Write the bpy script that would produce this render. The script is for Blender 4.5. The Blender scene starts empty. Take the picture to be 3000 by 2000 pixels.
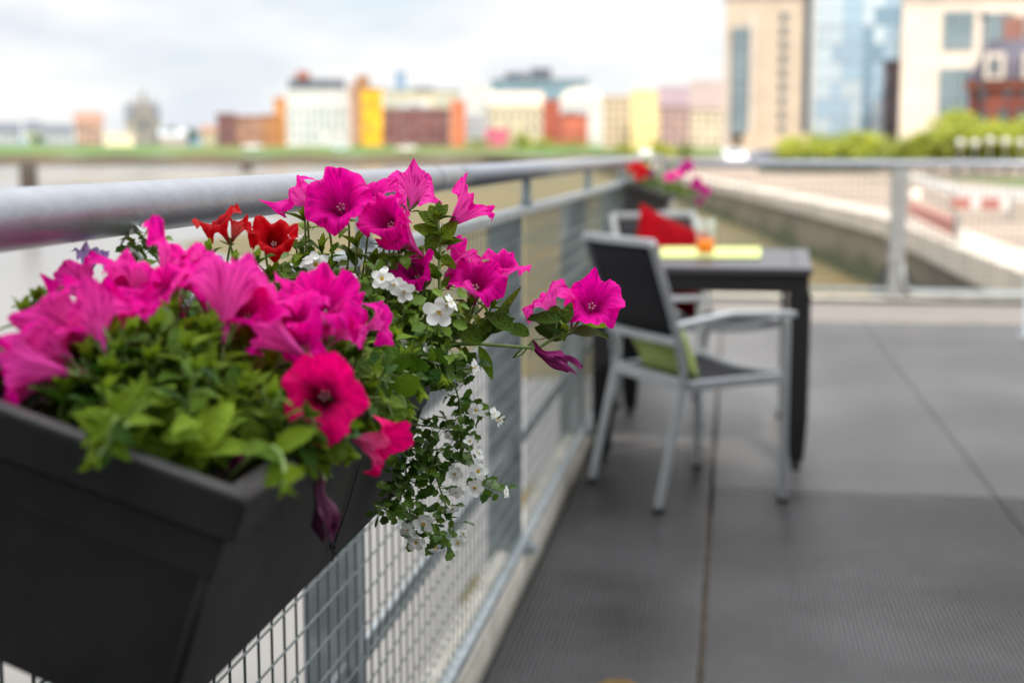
import bpy, math, random
from mathutils import Vector, Matrix, noise
R_ = math.radians
random.seed(7)
S = bpy.context.scene
C = bpy.data.collections.new('place'); S.collection.children.link(C)

# ------------------------------------------------------------------ camera, sky, sun, exposure
F_PX = 4167.0; EYE = 1.15
PIT = math.atan(553/F_PX); YAW = math.atan(645*math.cos(PIT)/F_PX)
cam = bpy.data.cameras.new('camera'); camo = bpy.data.objects.new('camera', cam); S.collection.objects.link(camo)
camo.location = (0, 0, EYE); camo.rotation_euler = (math.pi/2-PIT, 0, YAW)
cam.lens = 50.0; cam.sensor_width = 36.0; cam.clip_start = .05; cam.clip_end = 9000
cam.dof.use_dof = True; cam.dof.focus_distance = 1.47; cam.dof.aperture_fstop = 3.7; cam.dof.aperture_blades = 0
S.camera = camo
FW = Vector((-math.sin(YAW)*math.cos(PIT), math.cos(YAW)*math.cos(PIT), -math.sin(PIT)))
RT = Vector((math.cos(YAW), math.sin(YAW), 0)); UP = RT.cross(FW)
EY = Vector((0, 0, EYE))
def ray(x, y): return FW+RT*((x-1500)/F_PX)-UP*((y-1000)/F_PX)
def pt(x, y, d): return EY+ray(x, y)*d
def pl(x, y, ax, v):
    r = ray(x, y); return EY+r*((v-EY[ax])/r[ax])
K = 3000/2352
def q(x, y, d): return pt(x*K, y*K, d)
def far(px, py, Z):            # a point Z metres out along the ground in the looking direction
    t = (1000-py)/F_PX
    h = Z*(t*math.cos(PIT)-math.sin(PIT))/(math.cos(PIT)+t*math.sin(PIT))
    X = (px-1500)/F_PX*(Z*math.cos(PIT)-h*math.sin(PIT))
    return Vector((X*RT.x-Z*math.sin(YAW), X*RT.y+Z*math.cos(YAW), EYE+h))

SUN_EL, SUN_AZ = R_(47), R_(14)      # azimuth: how far round to the right of straight behind the camera
sd = Vector((math.sin(SUN_AZ)*math.cos(SUN_EL), -math.cos(SUN_AZ)*math.cos(SUN_EL), math.sin(SUN_EL)))
sun = bpy.data.lights.new('sun', 'SUN'); sun.energy = 2.6; sun.angle = R_(3.0); sun.color = (1, .93, .82)
suno = bpy.data.objects.new('sun', sun); S.collection.objects.link(suno)
suno.rotation_euler = sd.to_track_quat('Z', 'Y').to_euler()
W = bpy.data.worlds.new('World'); S.world = W; W.use_nodes = True
nt = W.node_tree; nt.nodes.clear()
def N(t, ty, **kw):
    n = t.nodes.new(ty)
    for k, v in kw.items():
        if k in n.inputs.keys() if isinstance(k, str) else False: n.inputs[k].default_value = v
        else: setattr(n, k, v)
    return n
out = N(nt, 'ShaderNodeOutputWorld'); bg = N(nt, 'ShaderNodeBackground'); bg.inputs[1].default_value = .14
sky = N(nt, 'ShaderNodeTexSky'); sky.sky_type = 'NISHITA'; sky.sun_disc = False
sky.sun_elevation = SUN_EL; sky.sun_rotation = math.atan2(sd.x, sd.y); sky.air_density = 1.0; sky.dust_density = 2.0
tc = N(nt, 'ShaderNodeTexCoord'); mp = N(nt, 'ShaderNodeMapping'); mp.inputs['Scale'].default_value = (3.6, 3.6, 12); mp.inputs['Location'].default_value = (.35, .1, .2)
n1 = N(nt, 'ShaderNodeTexNoise'); n1.inputs['Scale'].default_value = 1.9; n1.inputs['Detail'].default_value = 7; n1.inputs['Roughness'].default_value = .55
rp = N(nt, 'ShaderNodeValToRGB'); rp.color_ramp.elements[0].position = .40; rp.color_ramp.elements[1].position = .54
rp.color_ramp.elements[0].color = (.88, .88, .88, 1); rp.color_ramp.elements[1].color = (1, 1, 1, 1)
n2 = N(nt, 'ShaderNodeTexNoise'); n2.inputs['Scale'].default_value = 1.2; n2.inputs['Detail'].default_value = 5
rp2 = N(nt, 'ShaderNodeValToRGB'); rp2.color_ramp.elements[0].position = .38; rp2.color_ramp.elements[1].position = .54
rp2.color_ramp.elements[0].color = (3.3, 3.55, 3.85, 1); rp2.color_ramp.elements[1].color = (4.4, 4.38, 4.36, 1)
mx = N(nt, 'ShaderNodeMixRGB')
L = nt.links.new
L(tc.outputs['Generated'], mp.inputs[0]); L(mp.outputs[0], n1.inputs['Vector']); L(mp.outputs[0], n2.inputs['Vector'])
L(n1.outputs[0], rp.inputs[0]); L(n2.outputs[0], rp2.inputs[0])
L(rp.outputs[0], mx.inputs[0]); L(sky.outputs[0], mx.inputs[1])
sx = N(nt, 'ShaderNodeSeparateXYZ'); L(tc.outputs['Generated'], sx.inputs[0])      # cloud cover is brighter overhead than at the horizon
mr = N(nt, 'ShaderNodeMapRange'); mr.inputs[1].default_value = .20; mr.inputs[2].default_value = .80; mr.inputs[3].default_value = 1.0; mr.inputs[4].default_value = 3.8; L(sx.outputs[2], mr.inputs[0])
vm = N(nt, 'ShaderNodeVectorMath'); vm.operation = 'SCALE'; L(rp2.outputs[0], vm.inputs[0]); L(mr.outputs[0], vm.inputs[3])
L(vm.outputs[0], mx.inputs[2])
L(mx.outputs[0], bg.inputs[0]); L(bg.outputs[0], out.inputs[0])
S.view_settings.view_transform = 'Standard'; S.view_settings.look = 'None'; S.view_settings.gamma = 1; S.view_settings.exposure = .78
S.render.engine = 'CYCLES'; S.cycles.use_denoising = True; S.cycles.max_bounces = 8; S.cycles.transparent_max_bounces = 12

# ------------------------------------------------------------------ materials
def mat(name, col, rough=.6, metal=0, spec=.5, var=0, vscale=8, bump=0, bscale=60, col2=None, trans=0, attr=False, two=None, vdetail=4, coat=0, vmap=None):
    m = bpy.data.materials.new(name); m.use_nodes = True; t = m.node_tree; b = t.nodes['Principled BSDF']
    b.inputs['Roughness'].default_value = rough; b.inputs['Metallic'].default_value = metal
    b.inputs['Specular IOR Level'].default_value = spec; b.inputs['Coat Weight'].default_value = coat
    b.inputs['Base Color'].default_value = (*col, 1)
    src = None
    if var or col2:
        tcn = N(t, 'ShaderNodeTexCoord'); no = N(t, 'ShaderNodeTexNoise'); no.inputs['Scale'].default_value = vscale; no.inputs['Detail'].default_value = vdetail
        if vmap:
            mpn = N(t, 'ShaderNodeMapping'); mpn.inputs['Scale'].default_value = vmap
            t.links.new(tcn.outputs['Object'], mpn.inputs[0]); t.links.new(mpn.outputs[0], no.inputs['Vector'])
        else: t.links.new(tcn.outputs['Object'], no.inputs['Vector'])
        r = N(t, 'ShaderNodeValToRGB'); r.color_ramp.elements[0].position = .35; r.color_ramp.elements[1].position = .65
        c1 = col2 if col2 else tuple(c*(1-var) for c in col); c0 = col if col2 else tuple(min(1, c*(1+var)) for c in col)
        r.color_ramp.elements[0].color = (*c1, 1); r.color_ramp.elements[1].color = (*c0, 1)
        t.links.new(no.outputs[0], r.inputs[0]); src = r.outputs[0]
        t.links.new(src, b.inputs['Base Color'])
    if attr:   # each leaf keeps its own tint
        a = N(t, 'ShaderNodeAttribute'); a.attribute_name = 'tint'
        mm = N(t, 'ShaderNodeMixRGB'); mm.blend_type = 'MIX'
        mm.inputs[1].default_value = (*col, 1); mm.inputs[2].default_value = (*two, 1)
        t.links.new(a.outputs['Fac'], mm.inputs[0]); src = mm.outputs[0]; t.links.new(src, b.inputs['Base Color'])
    if bump:
        tcn = N(t, 'ShaderNodeTexCoord'); no = N(t, 'ShaderNodeTexNoise'); no.inputs['Scale'].default_value = bscale; no.inputs['Detail'].default_value = 3
        t.links.new(tcn.outputs['Object'], no.inputs['Vector'])
        bp = N(t, 'ShaderNodeBump'); bp.inputs['Strength'].default_value = bump; bp.inputs['Distance'].default_value = .02
        t.links.new(no.outputs[0], bp.inputs['Height']); t.links.new(bp.outputs[0], b.inputs['Normal'])
    if trans:
        tr = N(t, 'ShaderNodeBsdfTranslucent'); ms = N(t, 'ShaderNodeMixShader'); ms.inputs[0].default_value = trans
        if src: t.links.new(src, tr.inputs[0])
        else: tr.inputs[0].default_value = (*col, 1)
        o = t.nodes['Material Output']; t.links.new(b.outputs[0], ms.inputs[1]); t.links.new(tr.outputs[0], ms.inputs[2]); t.links.new(ms.outputs[0], o.inputs[0])
    return m

def petal_mat(name, col, throat, pale, vein, tr=.46):
    m = bpy.data.materials.new(name); m.use_nodes = True; t = m.node_tree; b = t.nodes['Principled BSDF']
    b.inputs['Roughness'].default_value = .6; b.inputs['Specular IOR Level'].default_value = .07
    uv = N(t, 'ShaderNodeUVMap'); sp = N(t, 'ShaderNodeSeparateXYZ'); t.links.new(uv.outputs[0], sp.inputs[0])
    geo = N(t, 'ShaderNodeNewGeometry')
    r = N(t, 'ShaderNodeValToRGB'); e = r.color_ramp.elements
    e[0].position = .30; e[0].color = (*throat, 1); e[1].position = .62; e[1].color = (*col, 1)
    t.links.new(sp.outputs[1], r.inputs[0])
    rb = N(t, 'ShaderNodeValToRGB'); e = rb.color_ramp.elements
    e[0].position = .30; e[0].color = (*pale, 1); e[1].position = .95; e[1].color = tuple(.55*a+.45*p for a, p in zip(col, pale))+(1,)
    t.links.new(sp.outputs[1], rb.inputs[0])
    mb = N(t, 'ShaderNodeMixRGB'); t.links.new(geo.outputs['Backfacing'], mb.inputs[0]); t.links.new(r.outputs[0], mb.inputs[1]); t.links.new(rb.outputs[0], mb.inputs[2])
    # veins: fine branching lines running out from the throat
    mp_ = N(t, 'ShaderNodeMapping'); mp_.inputs['Scale'].default_value = (60, 3.0, 1); t.links.new(uv.outputs[0], mp_.inputs[0])
    no = N(t, 'ShaderNodeTexNoise'); no.inputs['Scale'].default_value = 1.0; no.inputs['Detail'].default_value = 3; t.links.new(mp_.outputs[0], no.inputs['Vector'])
    rv = N(t, 'ShaderNodeValToRGB'); rv.color_ramp.elements[0].position = .47; rv.color_ramp.elements[1].position = .64
    t.links.new(no.outputs[0], rv.inputs[0])
    sc = N(t, 'ShaderNodeMath'); sc.operation = 'MULTIPLY'; sc.inputs[1].default_value = .9; t.links.new(rv.outputs[0], sc.inputs[0])
    mv = N(t, 'ShaderNodeMixRGB'); mv.inputs[2].default_value = (*vein, 1); t.links.new(sc.outputs[0], mv.inputs[0]); t.links.new(mb.outputs[0], mv.inputs[1])
    t.links.new(mv.outputs[0], b.inputs['Base Color'])
    bp = N(t, 'ShaderNodeBump'); bp.inputs['Strength'].default_value = .35; bp.inputs['Distance'].default_value = .002
    t.links.new(no.outputs[0], bp.inputs['Height']); t.links.new(bp.outputs[0], b.inputs['Normal'])
    tl = N(t, 'ShaderNodeBsdfTranslucent'); ms = N(t, 'ShaderNodeMixShader'); ms.inputs[0].default_value = tr
    t.links.new(mv.outputs[0], tl.inputs[0]); o = t.nodes['Material Output']
    t.links.new(b.outputs[0], ms.inputs[1]); t.links.new(tl.outputs[0], ms.inputs[2]); t.links.new(ms.outputs[0], o.inputs[0])
    return m

def glassy(name, col, rough=.05):
    m = bpy.data.materials.new(name); m.use_nodes = True; t = m.node_tree; t.nodes.clear()
    o = N(t, 'ShaderNodeOutputMaterial'); tr = N(t, 'ShaderNodeBsdfTransparent'); gl = N(t, 'ShaderNodeBsdfGlossy'); ms = N(t, 'ShaderNodeMixShader')
    tr.inputs[0].default_value = (*col, 1); gl.inputs['Roughness'].default_value = rough
    ly = N(t, 'ShaderNodeLayerWeight'); ly.inputs[0].default_value = .35
    mu = N(t, 'ShaderNodeMath'); mu.operation = 'MULTIPLY'; mu.inputs[1].default_value = .30; t.links.new(ly.outputs['Facing'], mu.inputs[0]); t.links.new(mu.outputs[0], ms.inputs[0]); t.links.new(tr.outputs[0], ms.inputs[1]); t.links.new(gl.outputs[0], ms.inputs[2]); t.links.new(ms.outputs[0], o.inputs[0])
    return m

M = {}
M['pink'] = petal_mat('pink_petal', (.93, .001, .38), (.26, .001, .08), (.90, .09, .47), (.48, .001, .20))
M['cerise'] = petal_mat('cerise_petal', (.95, .001, .19), (.06, .001, .012), (.85, .12, .34), (.60, .001, .10))
M['red'] = petal_mat('red_petal', (.58, .001, .008), (.18, .001, .004), (.62, .10, .09), (.40, .002, .006))
M['lilac'] = petal_mat('lilac_petal', (.42, .26, .60), (.35, .15, .45), (.55, .42, .68), (.25, .12, .45))
M['wilted'] = petal_mat('wilted_petal', (.42, .05, .24), (.30, .02, .14), (.55, .20, .40), (.16, .005, .08), .2)
M['darkbud'] = mat('dark_bud', (.10, .004, .05), .6)
M['white'] = mat('white_petal', (.82, .83, .80), .6, trans=.3)
M['whitefar'] = M['white']
M['yellow'] = mat('yellow_eye', (.55, .36, .02), .7)
M['stamen'] = mat('stamen_cream', (.60, .45, .42), .6)
M['leaf'] = mat('petunia_leaf', (.018, .070, .005), .62, attr=True, two=(.24, .36, .015), trans=.35, spec=.2, bump=.5, bscale=300)
M['leaf2'] = mat('small_leaf', (.03, .085, .014), .5, attr=True, two=(.17, .29, .02), trans=.3, spec=.3)
M['stem'] = mat('green_stem', (.16, .24, .06), .6, var=.3, vscale=30)
M['brownstem'] = mat('brown_stem', (.07, .05, .035), .7)
M['plastic'] = mat('dark_plastic', (.011, .011, .012), .5, spec=.28, col2=(.022, .021, .020), vscale=14, vdetail=9, bump=.08, bscale=220)
M['soil'] = mat('potting_soil', (.025, .016, .010), .95, var=.5, vscale=60, bump=1, bscale=90)
M['string'] = mat('black_string', (.01, .01, .01), .8)
M['steel'] = mat('brushed_steel', (.25, .26, .29), .34, metal=.5, var=.08, vscale=30, bump=.05, bscale=160)
M['galv'] = mat('galvanised_steel', (.26, .29, .30), .45, metal=.45, var=.2, vscale=20)
M['galvdark'] = mat('dull_galvanised_steel', (.23, .265, .28), .55, metal=.3, var=.2, vscale=20)
M['wire'] = mat('mesh_wire', (.075, .095, .09), .5, metal=.2)
M['kerb'] = mat('kerb_concrete', (.46, .43, .37), .85, var=.2, vscale=9, bump=.3, bscale=50)
M['deckpale'] = mat('weathered_deck_board', (.145, .14, .141), .30, spec=.33, col2=(.095, .092, .094), vscale=1.2, vdetail=10, bump=.15, bscale=160)  # lighter copy of the deck colour, with the sunlight painted in
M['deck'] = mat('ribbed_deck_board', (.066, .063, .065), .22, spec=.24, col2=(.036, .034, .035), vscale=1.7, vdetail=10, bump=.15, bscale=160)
M['deckgap'] = mat('deck_gap_dirt', (.075, .058, .042), .9, var=.4, vscale=12)
M['edge'] = mat('deck_edge_black', (.02, .022, .022), .7)
M['alu'] = mat('chair_aluminium', (.33, .35, .37), .38, metal=.55, var=.06, vscale=12)
M['sling'] = mat('black_sling_fabric', (.016, .016, .019), .8, spec=.12, bump=.2, bscale=400)
M['foot'] = mat('black_rubber_foot', (.01, .01, .01), .7)
M['tabletop'] = mat('dark_slatted_table_top', (.032, .032, .040), .35, spec=.3, var=.15, vscale=5, vmap=(1, 14, 1))
M['tableleg'] = mat('black_wicker_leg', (.006, .006, .007), .7, spec=.15, bump=.5, bscale=120)
M['redcloth'] = mat('red_cushion_cloth', (.16, .001, .004), .9, spec=.05, var=.12, vscale=10, bump=.2, bscale=60)
M['limecloth'] = mat('lime_cushion_cloth', (.22, .27, .07), .85, var=.15, vscale=10)
M['mat'] = mat('lime_placemat', (.40, .45, .14), .7, var=.06, vscale=20)
M['glass'] = glassy('clear_glass', (.93, .95, .98)); M['orange'] = mat('orange_drink', (.85, .28, .005), .3, trans=.5)
M['ochre'] = mat('ochre_cap', (.10, .06, .018), .8, spec=.1, var=.2, vscale=30)

# ------------------------------------------------------------------ mesh builder and tagging
class MB:
    def __init__(s): s.v = []; s.f = []; s.m = []; s.uv = []; s.t = []
    def face(s, ids, m=0, uv=None, tint=0): s.f.append(tuple(ids)); s.m.append(m); s.uv.append(uv); s.t.append(tint)
    def add(s, vs): n = len(s.v); s.v += [tuple(v) for v in vs]; return n
    def box(s, a, b, m=0, M4=None):
        xs = (a[0], b[0]); ys = (a[1], b[1]); zs = (a[2], b[2])
        vs = [Vector((xs[i], ys[j], zs[k])) for k in (0, 1) for j in (0, 1) for i in (0, 1)]
        if M4 is not None: vs = [M4 @ v for v in vs]
        n = s.add(vs)
        for f in ((0, 2, 3, 1), (4, 5, 7, 6), (0, 1, 5, 4), (2, 6, 7, 3), (0, 4, 6, 2), (1, 3, 7, 5)): s.face([n+i for i in f], m)
    def loft(s, rings, m=0, cap=True, closed=True):
        k = len(rings[0]); n = s.add([v for r in rings for v in r])
        for i in range(len(rings)-1):
            for j in range(k if closed else k-1):
                a = n+i*k+j; b = n+i*k+(j+1) % k; s.face((a, b, b+k, a+k), m)
        if cap: s.face([n+j for j in range(k)][::-1], m); s.face([n+(len(rings)-1)*k+j for j in range(k)], m)
    def tube(s, pts, r, k=8, m=0, cap=True, sq=None):
        pts = [Vector(p) for p in pts]; rr = r if isinstance(r, (list, tuple)) else [r]*len(pts); rings = []
        ref = None
        for i, p in enumerate(pts):
            d = (pts[min(i+1, len(pts)-1)]-pts[max(i-1, 0)]).normalized()
            if ref is None: ref = Vector((0, 0, 1)) if abs(d.z) < .9 else Vector((0, 1, 0))
            u = d.cross(ref).normalized(); w = u.cross(d).normalized(); ref = w
            if sq:
                rings.append([p+u*sq[0]*a+w*sq[1]*b for a, b in ((-1, -1), (1, -1), (1, 1), (-1, 1))])
            else: rings.append([p+(u*math.cos(2*math.pi*j/k)+w*math.sin(2*math.pi*j/k))*rr[i] for j in range(k)])
        s.loft(rings, m, cap)
    def quad(s, a, b, c, d, m=0): n = s.add([a, b, c, d]); s.face((n, n+1, n+2, n+3), m)
    def lathe(s, prof, c=(0, 0, 0), k=20, m=0):
        s.loft([[Vector((c[0]+r*math.cos(2*math.pi*j/k), c[1]+r*math.sin(2*math.pi*j/k), c[2]+z)) for j in range(k)] for r, z in prof], m, True)
    def mesh(s, name, mats, smooth=False):
        me = bpy.data.meshes.new(name); me.from_pydata(s.v, [], s.f)
        for m in (mats if isinstance(mats, (list, tuple)) else [mats]): me.materials.append(m)
        me.polygons.foreach_set('material_index', s.m)
        me.polygons.foreach_set('use_smooth', [bool(smooth)]*len(s.f))
        if any(u is not None for u in s.uv):
            l = me.uv_layers.new(name='UVMap'); i = 0
            for f, u in zip(s.f, s.uv):
                for k in range(len(f)):
                    l.data[i].uv = u[k] if u else (0, 0); i += 1
        if any(s.t):
            a = me.attributes.new('tint', 'FLOAT', 'FACE'); a.data.foreach_set('value', s.t)
        me.update(); return me
    def build(s, name, mats, parent=None, smooth=False, bevel=0):
        o = bpy.data.objects.new(name, s.mesh(name, mats, smooth)); C.objects.link(o)
        if parent: o.parent = parent; o.matrix_parent_inverse = parent_inv(parent)
        if bevel:
            b = o.modifiers.new('bevel', 'BEVEL'); b.width = bevel; b.segments = 2; b.limit_method = 'ANGLE'
        return o
def parent_inv(p):
    m = Matrix.Identity(4); c = p; chain = []
    while c: chain.append(c); c = c.parent
    for c in reversed(chain): m = m @ (c.matrix_parent_inverse @ c.matrix_basis)
    return m.inverted()
def tag(o, label=None, cat=None, group=None, kind=None):
    if label: o['label'] = label
    if cat: o['category'] = cat
    if group: o['group'] = group
    if kind: o['kind'] = kind
    return o
def empty(name, loc, label, cat, group=None, rz=0):
    o = bpy.data.objects.new(name, None); C.objects.link(o); o.location = loc; o.rotation_euler = (0, 0, rz); o.empty_display_size = .1
    return tag(o, label, cat, group)
def local(parent, name, mb, m, smooth=False, bevel=0):   # geometry given in the parent's own axes
    o = mb.build(name, m, None, smooth, bevel); o.parent = parent; return o
def copy_tree(o, parent=None):
    c = o.copy(); C.objects.link(c)
    if parent: c.parent = parent
    for ch in [x for x in C.objects if x.parent == o]: copy_tree(ch, c)
    return c
def struct(name, mb, m, smooth=False): return tag(mb.build(name, m, None, smooth), kind='structure')

# ------------------------------------------------------------------ setting: deck, river, banks, quay
XR = -.55                                     # the railing's line
mb = MB()                                     # deck boards: ribs run along the deck, real grooves
def board(x0, x1, y0, y1, zt):
    n = int((x1-x0)/.012); prof = []
    for i in range(n):
        a = x0+(x1-x0)*i/n; w = (x1-x0)/n
        prof += [(a, zt-.010), (a+w*.05, zt-.001), (a+w*.12, zt), (a+w*.48, zt), (a+w*.55, zt-.001), (a+w*.60, zt-.010)]
    prof += [(x1, zt-.010), (x1, zt-.03), (x0, zt-.03)]
    mb.loft([[Vector((px, y, z)) for px, z in prof][::-1] for y in (y0, y1)], 0, True)
bx = [-.505, -.047, .908, 1.86, 2.81, 3.77, 4.72, 5.68]
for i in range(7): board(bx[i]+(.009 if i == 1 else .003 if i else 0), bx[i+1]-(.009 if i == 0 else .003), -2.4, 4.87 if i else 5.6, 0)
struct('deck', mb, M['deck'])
mb = MB()          # outer half of the same boards, sunlit tone painted in as a paler colour
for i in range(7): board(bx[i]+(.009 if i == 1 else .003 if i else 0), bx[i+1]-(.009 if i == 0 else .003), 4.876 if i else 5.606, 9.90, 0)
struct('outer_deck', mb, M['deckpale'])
mb = MB(); mb.box((-.505, 9.91, -.03), (5.68, 11.20, .001)); struct('deck_threshold', mb, mat('beige_threshold_board', (.13, .113, .098), .7, var=.15, vscale=3, vmap=(1, 6, 1)))
mb = MB(); mb.box((-.50, -2.4, -.20), (5.7, 11.24, -.0315)); struct('deck_underlay', mb, M['deckgap'])
mb = MB(); mb.box((-.545, -2.4, -.35), (-.506, 11.5, -.050)); mb.box((-.501, 11.242, -.35), (5.7, 11.5, -.022)); mb.box((-.501,11.205,-.03),(5.7,11.24,.03)); struct('deck_edge', mb, M['edge'])
mb = MB(); mb.box((-.63, -2.4, -.40), (-.547, 11.6, .045)); mb.box((-.53, 11.27, -.015), (5.7, 11.50, .03)); struct('kerb', mb, M['kerb'])

river_m = mat('muddy_river_water', (.145, .130, .112), .22, spec=.45, col2=(.095, .092, .09), vscale=.10, vdetail=5, bump=.35, bscale=1.4, vmap=(1, .35, 1))
mb = MB(); mb.quad((-900, -300, -1.6), (700, -300, -1.6), (700, 700, -1.6), (-900, 700, -1.6)); struct('river', mb, river_m)
mud_m = mat('river_mud', (.13, .092, .032), .6, spec=.08, col2=(.065, .065, .03), vscale=.35, vdetail=6, bump=.6, bscale=3)
sand_m = mat('sand_bar', (.27, .225, .165), .8, spec=.08, col2=(.12, .105, .07), vscale=.12, vdetail=6, bump=.4, bscale=2)
grass_m = mat('bank_grass', (.07, .145, .04), .9, spec=.08, col2=(.12, .13, .05), vscale=.04, vdetail=5)
bankmud_m = mat('far_bank_mud', (.085, .062, .035), .8, spec=.08, col2=(.055, .048, .03), vscale=.06)
# far bank: mud slope, then grass rising to the town
mb = MB()
xs = list(range(-1400, 2500, 50)); rows = []
for Z, z in ((293, -2.0), (306, .45), (312, .6)): rows.append([(far(x, 447, Z+6*math.sin(x*.011)+3*math.sin(x*.037)).xy, z+.25*math.sin(x*.023)) for x in xs])
n = mb.add([(p[0], p[1], z) for r in rows for p, z in r]); k = len(xs)
for i in range(len(rows)-1):
    for j in range(k-1): mb.face((n+i*k+j, n+i*k+j+1, n+(i+1)*k+j+1, n+(i+1)*k+j))
struct('riverbank', mb, bankmud_m, True)
mb = MB(); rows = []
for Z, z in ((311, .55), (330, 1.6), (352, 2.75), (420, 3.2), (900, 4)): rows.append([(far(x, 447, Z+(6*math.sin(x*.011)+3*math.sin(x*.037) if Z < 320 else 0)).xy, z) for x in xs])
n = mb.add([(p[0], p[1], z) for r in rows for p, z in r])
for i in range(len(rows)-1):
    for j in range(k-1): mb.face((n+i*k+j, n+i*k+j+1, n+(i+1)*k+j+1, n+(i+1)*k+j))
struct('grass_bank', mb, grass_m, True)
# hills on the horizon
mb = MB(); rows = []
for Z, s_ in ((2600, 0), (3300, 1), (4200, .3)):
    r = []
    for x in range(-1600, 3600, 60):
        p = far(x, 447, Z); hgt = (42+26*noise.noise(Vector((x*.0021, Z*.001, 3)))+10*noise.noise(Vector((x*.009, 0, 1))))*s_*1.15
        if x > 700: hgt *= max(.45, 1-(x-700)/1500)
        r.append((p.x, p.y, 1+hgt))
    rows.append(r)
n = mb.add([v for r in rows for v in r]); k = len(rows[0])
for i in range(2):
    for j in range(k-1): mb.face((n+i*k+j, n+i*k+j+1, n+(i+1)*k+j+1, n+(i+1)*k+j))
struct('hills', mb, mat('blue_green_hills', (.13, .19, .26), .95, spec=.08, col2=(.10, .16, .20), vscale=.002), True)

# quay on the right: promenade sheet, stone wall, sloping mud
qe = [pl(x, y, 2, 0) for x, y in ((1700, 468), (1840, 490), (2200, 563), (2600, 652), (2800, 738), (3000, 818), (3400, 985))]
prom_m = mat('promenade_paving', (.31, .245, .20), .85, spec=.08, col2=(.21, .17, .13), vscale=.25, vdetail=6)
mb = MB(); far_r = [Vector((p.x*1.0+400, p.y*1.0+60, 0)) for p in qe]
for i in range(len(qe)-1): mb.quad(qe[i], qe[i+1], far_r[i+1], far_r[i])
mb.quad(qe[0], far_r[0], far_r[0]+Vector((0, 600, 0)), qe[0]+Vector((-70, 170, 0))); struct('promenade', mb, prom_m)
stone_m = mat('quay_stone', (.18, .145, .105), .9, spec=.08, col2=(.11, .095, .065), vscale=.9, vdetail=8, bump=.8, bscale=3)

t = stone_m.node_tree; bs = t.nodes['Principled BSDF']; lk = bs.inputs['Base Color'].links[0].from_socket      # green tide line on the lower courses
tcn = N(t, 'ShaderNodeTexCoord'); sxy = N(t, 'ShaderNodeSeparateXYZ'); nz_ = N(t, 'ShaderNodeTexNoise'); nz_.inputs['Scale'].default_value = .5; ad = N(t, 'ShaderNodeMath'); ad.operation = 'ADD'
t.links.new(tcn.outputs['Object'], sxy.inputs[0]); t.links.new(tcn.outputs['Object'], nz_.inputs['Vector']); t.links.new(sxy.outputs[2], ad.inputs[0]); t.links.new(nz_.outputs[0], ad.inputs[1])
rr_ = N(t, 'ShaderNodeMapRange'); rr_.inputs[1].default_value = -.15; rr_.inputs[2].default_value = -.45; t.links.new(ad.outputs[0], rr_.inputs[0])
mm_ = N(t, 'ShaderNodeMixRGB'); mm_.inputs[2].default_value = (.060, .066, .028, 1); t.links.new(rr_.outputs[0], mm_.inputs[0]); t.links.new(lk, mm_.inputs[1]); t.links.new(mm_.outputs[0], bs.inputs['Base Color'])
wallo = MB(); lowr = [Vector((p.x-.15, p.y-.25, -1.35 if i < 4 else -1.9)) for i, p in enumerate(qe)]
segs = []
for i in range(len(qe)-1):
    for s_ in range(6):
        a = qe[i].lerp(qe[i+1], s_/6); b = qe[i].lerp(qe[i+1], (s_+1)/6); c = lowr[i].lerp(lowr[i+1], s_/6); d = lowr[i].lerp(lowr[i+1], (s_+1)/6)
        o = Vector((.5, .5, 0)); wallo.quad(a-Vector((0, 0, .02)), c, d, b-Vector((0, 0, .02)))
qw = empty('quay_wall', qe[3], 'long grey brown stone quay wall below the promenade across the mud', 'quay wall')
wallo.build('stone_face', stone_m, qw)
mb = MB()
for i in range(len(qe)-1):
    a, b = qe[i], qe[i+1]; d = (b-a).normalized(); nn = Vector((d.y, -d.x, 0))
    if nn.y > 0: nn = -nn
    mb.quad(a+nn*.12+Vector((0, 0, .10)), b+nn*.12+Vector((0, 0, .10)), b-nn*.55+Vector((0, 0, .10)), a-nn*.55+Vector((0, 0, .10)))
    mb.quad(a+nn*.12+Vector((0, 0, .10)), a+nn*.12-Vector((0, 0, .2)), b+nn*.12-Vector((0, 0, .2)), b+nn*.12+Vector((0, 0, .10)))
mb.build('coping', mat('coping_stone', (.46, .40, .33), .85, var=.15, vscale=.8), qw)
mb = MB(); dk = mat('culvert_dark', (.015, .015, .012), .9)
A = lowr[3].lerp(qe[3], .08).lerp(lowr[4].lerp(qe[4], .08), .42); B = lowr[4].lerp(lowr[5], .75)+Vector((0, 0, .45)); d = (B-A); 
nn = Vector((d.y, -d.x, 0)).normalized(); nn = nn if nn.y < 0 else -nn
pts = []
for i in range(13):
    t_ = i/12; hgt = 1.08*math.sin(math.pi*t_)**.5
    pts.append((A.lerp(B, t_)+nn*.45+Vector((0, 0, .02)), hgt))
for i in range(12):
    a, h0 = pts[i]; b, h1 = pts[i+1]; mb.quad(Vector((a.x, a.y, -1.6)), Vector((b.x, b.y, -1.6)), Vector((b.x, b.y, -1.25+h1)), Vector((a.x, a.y, -1.25+h0)))
mb.build('culvert_opening', dk, qw)
mb = MB(); rows = []
for dist, z in ((0, -1.05), (2.0, -1.25), (5.0, -1.38), (9, -1.66), (12, -1.9)):
    r = []
    for i in range(len(lowr)-1):
        for s_ in range(8):
            p = lowr[i].lerp(lowr[i+1], s_/8); dv = Vector((-.6, -.8, 0)); sc = 1+1.6*max(0, (3.2-i-s_/8)); sc = min(sc, 4.2)
            w = 1+.35*noise.noise(Vector((p.x*.15, p.y*.15, dist*.2)))
            r.append(p.xy.to_3d()+dv*dist*sc*w*.8+Vector((0, 0, z+.10*noise.noise(Vector((p.x*.6, p.y*.6, dist))))))
    rows.append(r)
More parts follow.
